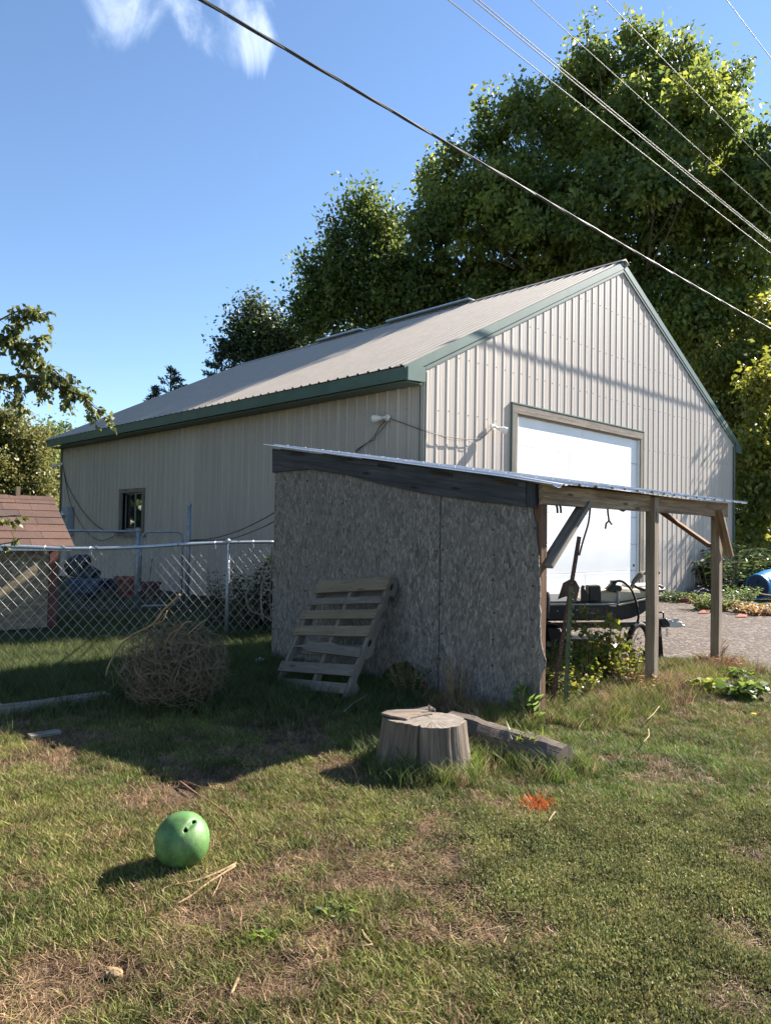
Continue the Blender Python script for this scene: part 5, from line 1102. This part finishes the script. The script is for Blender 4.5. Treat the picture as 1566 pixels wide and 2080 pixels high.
def spruce(label, px, py_top, D, py_base_r, rad):
    top = dp(px, py_top, D); o = thing('spruce_tree', V(top.x, top.y, 0), label, 'tree', 'spruces behind the barn'); H = top.z; base = V(top.x, top.y, 0)
    MB().tube([base, base+V(0, 0, H*0.98)], [0.16, 0.015], 8).build('trunk', M['trunk'], o)
    C, A, S_, T = [], [], [], []
    for k in range(90):
        f = (k+rng.uniform())/90; z = H*(0.25+0.74*f); L_ = rad*(1-f)**0.85+0.12
        a = rng.uniform(0, 6.28); d = np.array([math.cos(a), math.sin(a), 0.25]); n_ = int(26+60*L_)
        t_ = rng.uniform(size=n_)**0.8; p = np.array([base.x, base.y, z])+d*(t_*L_)[:, None]+rng.normal(size=(n_, 3))*0.05; C.append(p); A.append(d*0.8+rng.normal(size=(n_, 3))*0.5+np.array([0, 0, 0.15])); S_.append(rng.uniform(0.12, 0.24, n_)); T.append(np.tile(np.array([0.045, 0.07, 0.05])*rng.uniform(0.7, 1.3), (n_, 1)))
    v, f, t_ = leaf_quads(np.concatenate(C), np.concatenate(A), np.concatenate(S_), np.concatenate(T), wr=0.28); npmesh('crown', v, f, M['needle'], o, t_)
spruce('pale blue-green spruce tip showing alone over the barn roof', 348, 745, 33, 0, 2.6)
spruce('spruce with flat side boughs left of the dark pointed tree', 452, 690, 33.5, 0, 3.0)
spruce('lower spruce tip beside the pale blue-green spruce', 318, 785, 33, 0, 1.6)

# overhanging birch at the left
ot = dp(-420, 1061, 6.9); birch = thing('birch_tree', V(ot.x, ot.y, 0), 'slender leafy tree reaching a branch in over the dog house', 'tree')
m = MB(); tb = V(ot.x, ot.y, 0); m.tube(bez([tb, tb+V(0.1, 0, 1.4), tb+V(0.25, 0.05, 2.8), tb+V(0.3, 0.1, 5.0)], 16), list(np.linspace(0.13, 0.05, 16+1))[:17], 8)
LC, LA, LS, LT = [], [], [], []
def bough(path, r0, ntw, tw_len, nl, D=6.9, spread=0.5, lsz=0.062):
    pts = [Vector(p) if len(p) == 3 else dp(p[0], p[1], D) for p in path]; B_ = bez(pts, 24); m.tube(B_, list(np.linspace(r0, 0.003, len(B_))), 6)
    for k in range(ntw):
        f = 0.12+0.88*(k+rng.uniform())/ntw; p = B_[min(len(B_)-1, int(f*(len(B_)-1)))]; q = B_[min(len(B_)-1, int(f*(len(B_)-1))+1)]; d = (q-p); d = d.normalized() if d.length > 0 else V(1, 0, 0)
        td = (d*0.7+Vector(rng.normal(size=3))*spread+V(0, 0, -0.25)).normalized(); L_ = tw_len*rng.uniform(0.5, 1.3); tp_ = [p, p+td*L_*0.5, p+td*L_+V(0, 0, -0.25*L_)]
        m.tube(tp_, [0.003, 0.002, 0.001], 3, cap=False)
        for j in range(nl):
            g = rng.uniform(0.1, 1.0); c_ = p+td*L_*g+V(0, 0, -0.25*L_*g*g); LC.append(c_); LA.append(np.array(td)*0.4+rng.normal(size=3)*0.5+np.array([0, 0, -0.7])); LS.append(lsz*rng.uniform(0.6, 1.25)); mx_ = rng.uniform(); LT.append(np.array((0.05, 0.075, 0.024))*(1-mx_)+np.array((0.14, 0.155, 0.045))*mx_)
forkp = tb+V(0.25, 0.05, 2.6)
bough([forkp, (-120, 780), (0, 771), (60, 763), (110, 776), (160, 800), (205, 838)], 0.03, 54, 0.22, 13)
bough([(-120, 760), (0, 700), (40, 712), (80, 735), (115, 755), (150, 790)], 0.014, 50, 0.22, 13)
bough([(-140, 740), (0, 690), (30, 668), (50, 640), (58, 622)], 0.012, 26, 0.16, 9)
bough([(-100, 700), (0, 650), (40, 632), (70, 640), (95, 634)], 0.010, 22, 0.13, 8)
bough([(-150, 720), (-20, 680), (20, 690), (60, 700), (95, 685)], 0.010, 30, 0.15, 9)
bough([(-100, 770), (0, 790), (30, 805), (50, 830)], 0.009, 12, 0.12, 6)
bough([(0, 760), (20, 765), (32, 800), (40, 825)], 0.007, 9, 0.10, 6)
bough([(60, 763), (75, 785), (90, 800)], 0.006, 8, 0.10, 6)
bough([tb+V(0.1, 0, 1.3), (-160, 1060), (-40, 1052), (0, 1050), (30, 1047), (45, 1046)], 0.010, 9, 0.07, 7, 6.2, 0.4, 0.055)
bough([tb+V(0.1, 0, 1.2), (-160, 1130), (-40, 1112), (0, 1106), (30, 1100), (46, 1092)], 0.010, 9, 0.06, 6, 6.2, 0.4, 0.055)
for k in range(26):
    z = rng.uniform(2.6, 5.4); a = rng.uniform(1.2, 5.0); L_ = rng.uniform(0.8, 1.7); p = tb+V(0.25, 0.05, z); e_ = p+V(math.cos(a)*L_, math.sin(a)*L_, 0.3); bough([p, p.lerp(e_, 0.5)+V(0, 0, 0.2), e_], 0.02, 14, 0.4, 10, 6.9, 0.6, 0.07)
m.build('trunk', M['trunk'], birch, smooth=True)
v, f, t_ = leaf_quads(np.array(LC), np.array(LA), np.array(LS), np.array(LT), 0.62, 0.2); npmesh('crown', v, f, M['leaf'], birch, t_)

# unseen trees added to hold skylight off the barn and shelter walls
for (x, y, H, r_, lab) in ((-17, 13, 13, 5, 'unseen broad tree added across from the barn window to block skylight'), (-20, 25, 12, 4.5, 'unseen broad tree added beyond the juniper to block skylight'), (-22, -2, 14, 6, 'unseen tall tree added at the back left to block skylight')):
    bl = [(x+math.cos(a)*r_*0.55, y+math.sin(a)*r_*0.55, H*(0.5+0.18*math.sin(a*2.3)), r_*0.55) for a in np.linspace(0, 5.2, 6)]+[(x, y, H*0.78, r_*0.6), (x, y, H*0.25, r_*0.75)]
    tree('added_shade_tree', lab, V(x, y, 0), bl, 420, 34, 0.9, 0.50, GA, GB, mat='darkleaf', trunk_r=0.3, limbs=False, group='unseen trees added to block skylight')

# ------------------------------------------------------------------ weeds and shrubs
def weed(name, label, base, H, spread, nst, nl, lsz, pa, pb_, wr=0.6, droop=0.3, lean_=(0, 0), cat='plant', group=None, stem='stalk', upr=1.0, sr=0.004):
    base = Vector(base); o = thing(name, base, label, cat, group); m = MB(); C, A, S_, T = [], [], [], []; pa, pb_ = np.array(pa), np.array(pb_)
    for k in range(nst):
        a = rng.uniform(0, 6.28); r_ = spread*math.sqrt(rng.uniform()); h_ = H*rng.uniform(0.55, 1.05); r0 = r_*0.35
        p0 = base+V(math.cos(a)*r0, math.sin(a)*r0, 0); p1 = base+V(math.cos(a)*r_+lean_[0]*h_, math.sin(a)*r_+lean_[1]*h_, h_*upr); pm = p0.lerp(p1, 0.5)+V(0, 0, h_*0.12)+Vector(rng.normal(size=3))*0.03*H
        cv = bez([p0, pm, p1], 8); m.tube(cv, list(np.linspace(sr, sr*0.3, len(cv))), 4, cap=False)
        for j in range(nl):
            f = rng.uniform(0.12, 1.0); q = cv[int(f*(len(cv)-1))]; ang = rng.uniform(0, 6.28); d = np.array([math.cos(ang), math.sin(ang), 0.25-droop]); C.append(np.array(q)+d*rng.uniform(0, 0.04)*H); A.append(d+rng.normal(size=3)*0.25); S_.append(lsz*rng.uniform(0.5, 1.2)*(1.15-0.4*f)); mx_ = rng.uniform(); T.append(pa*(1-mx_)+pb_*mx_)
    m.build('stems', M[stem], o); v, f, t_ = leaf_quads(np.array(C), np.array(A), np.array(S_), np.array(T), wr, 0.2); npmesh('foliage', v, f, M['leaf'], o, t_); return o
YG, DG, OL = (0.17, 0.19, 0.028), (0.03, 0.05, 0.014), (0.075, 0.09, 0.025); STR = (0.30, 0.21, 0.10)
weed('vine_weed', 'tall yellow-green leafy vine climbing in front of the boat', gp(1225, 1385), 0.72, 0.28, 26, 16, 0.085, (0.06, 0.09, 0.02), YG, 0.85)
weed('vine_weed', 'leafy green weed between the steel posts and the boat', gp(1180, 1395), 0.55, 0.22, 20, 14, 0.075, (0.05, 0.085, 0.02), (0.13, 0.16, 0.03), 0.85)
weed('vine_weed', 'low bright weed in front of the middle shelter post', gp(1275, 1392), 0.42, 0.28, 22, 13, 0.065, OL, YG, 0.8)
weed('vine_weed', 'low weed tangle at the foot of the green steel post', gp(1165, 1425), 0.32, 0.25, 22, 13, 0.055, OL, YG, 0.7)
weed('dry_weed', 'reddish dry weed stalks standing beside the vine', gp(1255, 1375), 0.55, 0.25, 24, 7, 0.05, (0.22, 0.10, 0.05), STR, 0.35)
weed('dry_weed', 'straw-coloured dead weeds round the middle shelter post', gp(1300, 1405), 0.20, 0.28, 40, 7, 0.07, (0.24, 0.16, 0.07), STR, 0.15)
weed('dry_weed', 'red-brown needle litter piled at the end post', gp(1462, 1358), 0.16, 0.30, 70, 6, 0.08, (0.16, 0.075, 0.04), (0.25, 0.13, 0.07), 0.08)
weed('dry_weed', 'dead stalk bundle leaning on the end post', gp(1450, 1352), 0.30, 0.10, 30, 3, 0.06, (0.13, 0.07, 0.04), (0.2, 0.13, 0.08), 0.1, lean_=(0.3, 0))
weed('dock_plant', 'broad-leaved dark green dock plant in the lawn edge', gp(1510, 1420), 0.17, 0.22, 26, 7, 0.13, (0.04, 0.08, 0.02), (0.09, 0.14, 0.028), 0.42)
weed('dock_plant', 'smaller broad-leaved weed by the blue wrapper', gp(1440, 1405), 0.14, 0.2, 22, 7, 0.09, (0.06, 0.11, 0.02), YG, 0.45)
weed('dock_plant', 'leafy weed tuft behind the blue wrapper', gp(1490, 1380), 0.13, 0.15, 18, 7, 0.09, (0.05, 0.10, 0.02), (0.10, 0.15, 0.03), 0.45)
weed('thistle_weed', 'dusty green bushy weed under the torn wall hole', gp(835, 1420), 0.34, 0.26, 40, 16, 0.045, (0.05, 0.075, 0.03), (0.09, 0.12, 0.05), 0.45)
weed('dry_weed', 'tall dead grass stalks against the strand board wall', gp(925, 1440), 0.50, 0.16, 26, 4, 0.08, (0.13, 0.10, 0.06), (0.2, 0.15, 0.09), 0.1)
weed('grassy_weed', 'upright bladed weed by the ragged wall corner', gp(1068, 1470), 0.30, 0.10, 9, 9, 0.13, (0.07, 0.12, 0.03), (0.13, 0.2, 0.05), 0.22, droop=-0.4)
weed('grassy_weed', 'long bladed weed growing beside the rusty post', gp(1125, 1400), 0.45, 0.14, 14, 9, 0.16, (0.07, 0.12, 0.03), (0.12, 0.17, 0.04), 0.15, droop=-0.5)
weed('grassy_weed', 'tuft of tall grass against the split log', gp(1070, 1545), 0.19, 0.13, 26, 6, 0.12, (0.08, 0.12, 0.025), (0.16, 0.19, 0.05), 0.1, droop=-0.6)
weed('grassy_weed', 'tuft of tall grass in front of the stump crack', gp(838, 1580), 0.16, 0.09, 18, 6, 0.10, (0.09, 0.13, 0.03), (0.18, 0.2, 0.05), 0.1, droop=-0.6)
weed('dandelion', 'bright green broad-leaved weed alone in the worn lawn', on(546, 1902, 0), 0.035, 0.06, 10, 5, 0.05, (0.10, 0.17, 0.03), (0.16, 0.24, 0.04), 0.4)
weed('dandelion', 'dark green weed rosette in the lawn past the bright weed', on(690, 1862, 0), 0.035, 0.08, 12, 6, 0.05, (0.045, 0.085, 0.025), (0.08, 0.12, 0.03), 0.4)
fl_ = on(1530, 1470, 0.0); df = thing('dandelion_flower', fl_, 'yellow dandelion flower standing in the lawn', 'flower'); MB().tube([fl_, fl_+V(0, 0, 0.07)], 0.0025, 5).build('stem', M['greenpost'], df)
t = NT('yellow petals'); M['yellow'] = t.fin((0.75, 0.42, 0.02), 0.7); MB().lathe(fl_+V(0, 0, 0.068), [(0.006, 0), (0.020, 0.006), (0.018, 0.012), (0.006, 0.014)], 12).build('flower_head', M['yellow'], df)
# painted grass marker
t = NT('orange marking paint'); M['orange'] = t.fin((0.80, 0.17, 0.015), 0.6)
og = on(1092, 1642, 0); m = MB()
for k in range(130):
    a = rng.uniform(0, 6.28); r_ = 0.085*math.sqrt(rng.uniform()); p = og+V(math.cos(a)*r_*1.2, math.sin(a)*r_*1.3, 0); e_ = p+V(rng.normal()*0.015, rng.normal()*0.015, rng.uniform(0.03, 0.065)); m.tube([p, p.lerp(e_, 0.5)+V(0, 0, 0.005), e_], [0.002, 0.0017, 0.0005], 3, cap=False)
m.build('painted_grass', M['orange'], label='tuft of grass sprayed with orange marking paint', cat='grass tuft')
# shrub and bare vines behind the fence at the shelter corner
weed('shrub', 'dark leafy shrub between the fence and the barn wall', V(-1.72, 9.9, 0), 1.05, 0.42, 46, 34, 0.07, (0.020, 0.034, 0.012), (0.045, 0.06, 0.02), 0.5, cat='shrub', sr=0.008, stem='twig')
weed('shrub', 'lower dark shrub at the fence post foot', V(-2.25, 10.2, 0), 0.85, 0.35, 30, 26, 0.06, (0.020, 0.034, 0.012), (0.05, 0.06, 0.02), 0.5, cat='shrub', sr=0.008, stem='twig')
for lab, pth, r_ in (('thick bare vine curving out beside the shelter wall', [(552, 1262), (535, 1250), (510, 1240), (500, 1215), (508, 1190), (530, 1175)], 0.012), ('bare vine hanging vertically by the shelter wall', [(535, 1262), (531, 1230), (532, 1190), (545, 1150), (553, 1120)], 0.010), ('forked bare vine rising against the shelter corner', [(556, 1210), (540, 1185), (532, 1165), (522, 1155)], 0.008), ('thin bare vine looping high beside the fence rail', [(498, 1152), (508, 1156), (511, 1180), (512, 1200)], 0.006), ('straight bare vine at the shelter corner', [(552, 1255), (548, 1210), (552, 1160), (553, 1110)], 0.008)):
    MB().tube(bez([dp(x, y, 8.25) for x, y in pth], 24), r_, 6).build('bare_vine', M['oldwood'], label=lab, cat='vine', smooth=True)
for lab, u, v, H in (('hidden shrub added to block sun in the gap behind the shelter wall', 1.25, 4.45, 1.35), ('hidden shrub added to block sun at the middle of the shelter back', 1.9, 4.5, 1.9), ('hidden shrub added to block sun between the shelter back and barn corner', 2.5, 4.4, 2.05), ('hidden shrub added to block sun behind the inner shelter post', 3.2, 4.2, 2.0)):  # hidden shrubs added to shade the fence and the ground strip behind the shelter
    weed('added_shade_shrub', lab, S(u, v, 0), H, 0.42, 60, 40, 0.11, (0.025, 0.042, 0.014), (0.06, 0.075, 0.024), 0.6, cat='shrub', sr=0.009, stem='twig')
# weeds by the barn and drive edge
weed('sumac_shrub', 'drooping long-leaved shrub by the far gable corner', dp(1452, 1218, 17.8)*1.0-V(0, 0, dp(1452, 1218, 17.8).z), 1.35, 0.9, 34, 22, 0.26, (0.022, 0.042, 0.014), (0.05, 0.075, 0.024), 0.28, cat='shrub', sr=0.012)
weed('sumac_shrub', 'dark long-leaved shrub spreading before the thicket', V(9.3, 18.2, 0), 1.25, 1.0, 36, 22, 0.26, (0.018, 0.036, 0.013), (0.04, 0.062, 0.02), 0.28, cat='shrub', sr=0.012)
for i, (px, py, H, s_) in enumerate(((1360, 1222, 0.28, 0.5), (1436, 1240, 0.35, 0.45), (1460, 1240, 0.3, 0.4), (1500, 1232, 0.45, 0.5), (1520, 1245, 0.22, 0.6), (1555, 1250, 0.2, 0.6))):
    weed('roadside_weed', ('dark green weed at the foot of the gable wall', 'pale green bushy weed by the loose bricks', 'pale green weed at the gravel edge short of the liner', 'feathery green weed in front of the blue barrel', 'low yellowing weed along the gravel edge', 'straw-coloured weed where gravel meets thicket')[i], gp(px, py), H, s_, 40, 14, 0.09, ((0.035, 0.06, 0.02), (0.07, 0.11, 0.035), (0.07, 0.11, 0.035), (0.05, 0.09, 0.03), (0.14, 0.12, 0.04), (0.18, 0.13, 0.06))[i], ((0.06, 0.09, 0.03), (0.14, 0.17, 0.06), (0.13, 0.16, 0.06), (0.09, 0.13, 0.04), (0.24, 0.19, 0.07), (0.28, 0.2, 0.1))[i], 0.5)

# ------------------------------------------------------------------ grass (scattered clumps, nobody could count it)
SRC = bpy.data.collections.new('grass_sources')
def clump(name, nb, h0, h1, rad, bw, lean_, curl, seg=3, flat=False):
    V_, F_, Sh = [], [], []
    for k in range(nb):
        a = rng.uniform(0, 6.28); r_ = rad*math.sqrt(rng.uniform()); b = np.array([math.cos(a)*r_, math.sin(a)*r_, 0.0]); h_ = rng.uniform(h0, h1); da = rng.uniform(0, 6.28); d = np.array([math.cos(da), math.sin(da), 0]); ln = lean_*rng.uniform(0.2, 1.0); s = np.array([-d[1], d[0], 0]); s = s*math.cos(1.0)+0*d
        ya = rng.uniform(0, 6.28); s = np.array([math.cos(ya), math.sin(ya), 0]); sh0 = rng.uniform(0.5, 1.3); base = len(V_)
        for j in range(seg+1):
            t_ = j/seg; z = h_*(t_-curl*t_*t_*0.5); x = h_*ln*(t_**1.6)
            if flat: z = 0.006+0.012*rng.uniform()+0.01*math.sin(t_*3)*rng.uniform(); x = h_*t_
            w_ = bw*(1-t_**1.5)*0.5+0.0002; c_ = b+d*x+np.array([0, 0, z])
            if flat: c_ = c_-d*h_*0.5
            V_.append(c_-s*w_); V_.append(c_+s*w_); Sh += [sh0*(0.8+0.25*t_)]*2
        for j in range(seg): F_.append((base+2*j, base+2*j+1, base+2*j+3, base+2*j+2))
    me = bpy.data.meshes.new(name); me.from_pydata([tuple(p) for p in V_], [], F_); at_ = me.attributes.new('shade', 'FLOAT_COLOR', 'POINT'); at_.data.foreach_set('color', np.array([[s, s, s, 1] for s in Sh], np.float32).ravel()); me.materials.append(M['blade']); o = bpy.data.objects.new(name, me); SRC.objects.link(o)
def leafmat_clump(name, n, h, rad, ls):
    V_, F_, Sh = [], [], []
    for k in range(n):
        a = rng.uniform(0, 6.28); r_ = rad*math.sqrt(rng.uniform()); z = h*rng.uniform(0.15, 1.0); c_ = np.array([math.cos(a)*r_, math.sin(a)*r_, z]); d = rng.normal(size=3); d[2] = abs(d[2])*1.3+0.2; d /= np.linalg.norm(d); s = np.cross(d, rng.normal(size=3)); s /= np.linalg.norm(s); l_ = ls*rng.uniform(0.6, 1.3); b = len(V_); V_ += [c_, c_+d*l_*0.5-s*l_*0.22, c_+d*l_, c_+d*l_*0.5+s*l_*0.22]; F_.append((b, b+1, b+2, b+3)); Sh += [rng.uniform(0.7, 1.2)]*4
    me = bpy.data.meshes.new(name); me.from_pydata([tuple(p) for p in V_], [], F_); at_ = me.attributes.new('shade', 'FLOAT_COLOR', 'POINT'); at_.data.foreach_set('color', np.array([[s, s, s, 1] for s in Sh], np.float32).ravel()); me.materials.append(M['blade']); o = bpy.data.objects.new(name, me); SRC.objects.link(o)
for k in range(3): clump('src_a%d' % k, 20, 0.018, 0.052, 0.042, 0.0042, 0.9, 0.4)
for k in range(2): clump('src_b%d' % k, 14, 0.10, 0.24, 0.05, 0.0055, 0.55, 0.5, 4)
for k in range(2): leafmat_clump('src_c%d' % k, 60, 0.034, 0.045, 0.012)
for k in range(2): clump('src_d%d' % k, 12, 0.03, 0.085, 0.05, 0.0026, 0, 0, 2, True)
# index: a0..a2 = 0..2, b = 3,4, c = 5,6, d = 7,8
N = 310000; X = rng.uniform(-6.5, 6.0, N); Y = rng.uniform(1.9, 11.2, N)
view = np.abs(X) < 0.58*Y+1.0; keep = view & ~inpoly(X, Y, gpoly)
bu_ = (X-P0.x)*EU.x+(Y-P0.y)*EU.y; bv_ = (X-P0.x)*EV.x+(Y-P0.y)*EV.y; keep &= ~((bu_ > -0.1) & (bv_ > -0.1))
su_ = (X-S0.x)*SU.x+(Y-S0.y)*SU.y; sv_ = (X-S0.x)*SV.x+(Y-S0.y)*SV.y
keep &= ~((su_ > 0.3) & (su_ < 3.3) & (sv_ > 0.5) & (sv_ < 3.3) & (rng.uniform(size=N) < 0.85))
du_ = (X-D0.x)*DU.x+(Y-D0.y)*DU.y; dv_ = (X-D0.x)*DV.x+(Y-D0.y)*DV.y; keep &= ~((du_ < 0.05) & (dv_ > -0.05))
keep &= ~(((X-0.245)**2+(Y-4.40)**2) < 0.21**2); keep &= ~(((X+0.822)**2+(Y-3.11)**2) < 0.05**2)
far_thin = np.clip(1.25-Y/11.0, 0.3, 1.0); keep &= rng.uniform(size=N) < far_thin
X, Y = X[keep], Y[keep]; dr = dryness(X, Y); rnd = rng.uniform(size=len(X)); n_ = len(X)
olive = smooth(-0.2, 0.9, X+0.35*(Y-3.0))*(1-smooth(3.3, 4.0, Y+0.5*(fbm(X, Y, 0.5, 41)-0.5)))*(0.6+0.8*fbm(X, Y, 0.4, 44)); lush = np.exp(-(((X-1.45)/1.3)**2+((Y-4.6)/0.8)**2))
su_ = (X-S0.x)*SU.x+(Y-S0.y)*SU.y; sv_ = (X-S0.x)*SV.x+(Y-S0.y)*SV.y
tall = smooth(5.0, 6.8, Y)*(X < 0.3) + np.exp(-((su_+0.10)/0.22)**2)*((sv_ > -0.1) & (sv_ < 3.6)) + 0.85*np.exp(-((sv_+0.05)/0.28)**2)*((su_ > 0) & (su_ < 4.0))
dl = np.abs((X-La.x)*ls_.x+(Y-La.y)*ls_.y); al = (X-La.x)*ld.x+(Y-La.y)*ld.y; tall = np.maximum(tall, 0.8*np.exp(-((dl-0.12)/0.1)**2)*((al > -0.15) & (al < Ll+0.1))); tall = np.maximum(tall, 0.8*np.exp(-((np.hypot(X-0.245, Y-4.40)-0.28)/0.09)**2)); tall = np.clip(tall, 0, 1)
idx = rng.integers(0, 3, n_); r2 = rng.uniform(size=n_)
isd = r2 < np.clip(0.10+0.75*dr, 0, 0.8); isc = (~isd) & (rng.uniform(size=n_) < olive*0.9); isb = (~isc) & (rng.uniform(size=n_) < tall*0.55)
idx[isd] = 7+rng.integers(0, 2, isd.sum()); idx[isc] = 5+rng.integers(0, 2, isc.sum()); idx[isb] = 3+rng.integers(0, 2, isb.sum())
drop = (dr > 0.5) & (rng.uniform(size=n_) < (dr-0.35)*1.0) & ~isb
g1, g2, g3, g4 = (np.array(c_) for c_ in ((0.105, 0.145, 0.032), (0.27, 0.265, 0.07), (0.45, 0.31, 0.17), (0.25, 0.15, 0.088)))
mixg = np.clip(fbm(X, Y, 0.45, 51)*1.2-0.1+rng.normal(size=n_)*0.18, 0, 1)[:, None]; tint = g1*(1-mixg)+g2*mixg
straw = rng.uniform(size=n_) < (0.20+0.45*dr)*(1-0.6*lush); tint[straw] = (g3*0.55+g4*0.45)*rng.uniform(0.7, 1.25, (straw.sum(), 1)); tint[isd] = (g4+(g3-g4)*rng.uniform(size=(isd.sum(), 1)))*rng.uniform(0.6, 1.15, (isd.sum(), 1))
gl = lush[:, None]*(~straw & ~isd)[:, None]; tint = tint*(1-0.6*gl)+np.array((0.12, 0.215, 0.04))*0.6*gl
tint[isc] = (np.array((0.11, 0.135, 0.042))+(np.array((0.25, 0.225, 0.085))-np.array((0.11, 0.135, 0.042)))*rng.uniform(size=(isc.sum(), 1)))
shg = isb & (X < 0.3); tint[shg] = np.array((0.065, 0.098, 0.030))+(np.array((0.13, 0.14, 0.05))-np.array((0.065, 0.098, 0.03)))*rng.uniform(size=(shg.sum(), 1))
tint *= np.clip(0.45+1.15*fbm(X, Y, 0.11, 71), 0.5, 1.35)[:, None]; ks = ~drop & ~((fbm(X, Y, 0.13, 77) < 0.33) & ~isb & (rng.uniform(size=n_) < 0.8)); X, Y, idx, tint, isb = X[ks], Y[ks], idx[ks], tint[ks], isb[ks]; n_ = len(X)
scl = rng.uniform(0.7, 1.25, n_)*np.where(isb, 0.8, 1.0); rot = np.stack([rng.normal(size=n_)*0.12, rng.normal(size=n_)*0.12, rng.uniform(0, 6.28, n_)], 1)
me = bpy.data.meshes.new('lawn_grass'); me.vertices.add(n_); me.vertices.foreach_set('co', np.stack([X, Y, gz(X, Y)-0.002], 1).astype(np.float32).ravel())
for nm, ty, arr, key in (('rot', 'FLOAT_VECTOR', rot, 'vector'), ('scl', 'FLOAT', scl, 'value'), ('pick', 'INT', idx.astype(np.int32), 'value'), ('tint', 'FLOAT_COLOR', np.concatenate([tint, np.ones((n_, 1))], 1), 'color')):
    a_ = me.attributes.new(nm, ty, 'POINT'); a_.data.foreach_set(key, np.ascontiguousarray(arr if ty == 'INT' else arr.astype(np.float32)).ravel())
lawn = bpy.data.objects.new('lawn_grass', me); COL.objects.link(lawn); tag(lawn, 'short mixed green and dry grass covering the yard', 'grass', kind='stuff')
ng = bpy.data.node_groups.new('scatter_grass', 'GeometryNodeTree'); ng.interface.new_socket('Geometry', in_out='INPUT', socket_type='NodeSocketGeometry'); ng.interface.new_socket('Geometry', in_out='OUTPUT', socket_type='NodeSocketGeometry')
gi, go = ng.nodes.new('NodeGroupInput'), ng.nodes.new('NodeGroupOutput'); ci_ = ng.nodes.new('GeometryNodeCollectionInfo'); ci_.inputs[0].default_value = SRC; ci_.inputs['Separate Children'].default_value = True; ci_.inputs['Reset Children'].default_value = True
ip = ng.nodes.new('GeometryNodeInstanceOnPoints'); ip.inputs['Pick Instance'].default_value = True
def nattr(nm, ty): x = ng.nodes.new('GeometryNodeInputNamedAttribute'); x.data_type = ty; x.inputs['Name'].default_value = nm; return x.outputs['Attribute']
e2r = ng.nodes.new('FunctionNodeEulerToRotation'); ng.links.new(nattr('rot', 'FLOAT_VECTOR'), e2r.inputs[0]); ng.links.new(e2r.outputs[0], ip.inputs['Rotation']); ng.links.new(nattr('scl', 'FLOAT'), ip.inputs['Scale']); ng.links.new(nattr('pick', 'INT'), ip.inputs['Instance Index'])
ng.links.new(gi.outputs[0], ip.inputs['Points']); ng.links.new(ci_.outputs[0], ip.inputs['Instance']); ng.links.new(ip.outputs[0], go.inputs[0])
md = lawn.modifiers.new('scatter', 'NODES'); md.node_group = ng
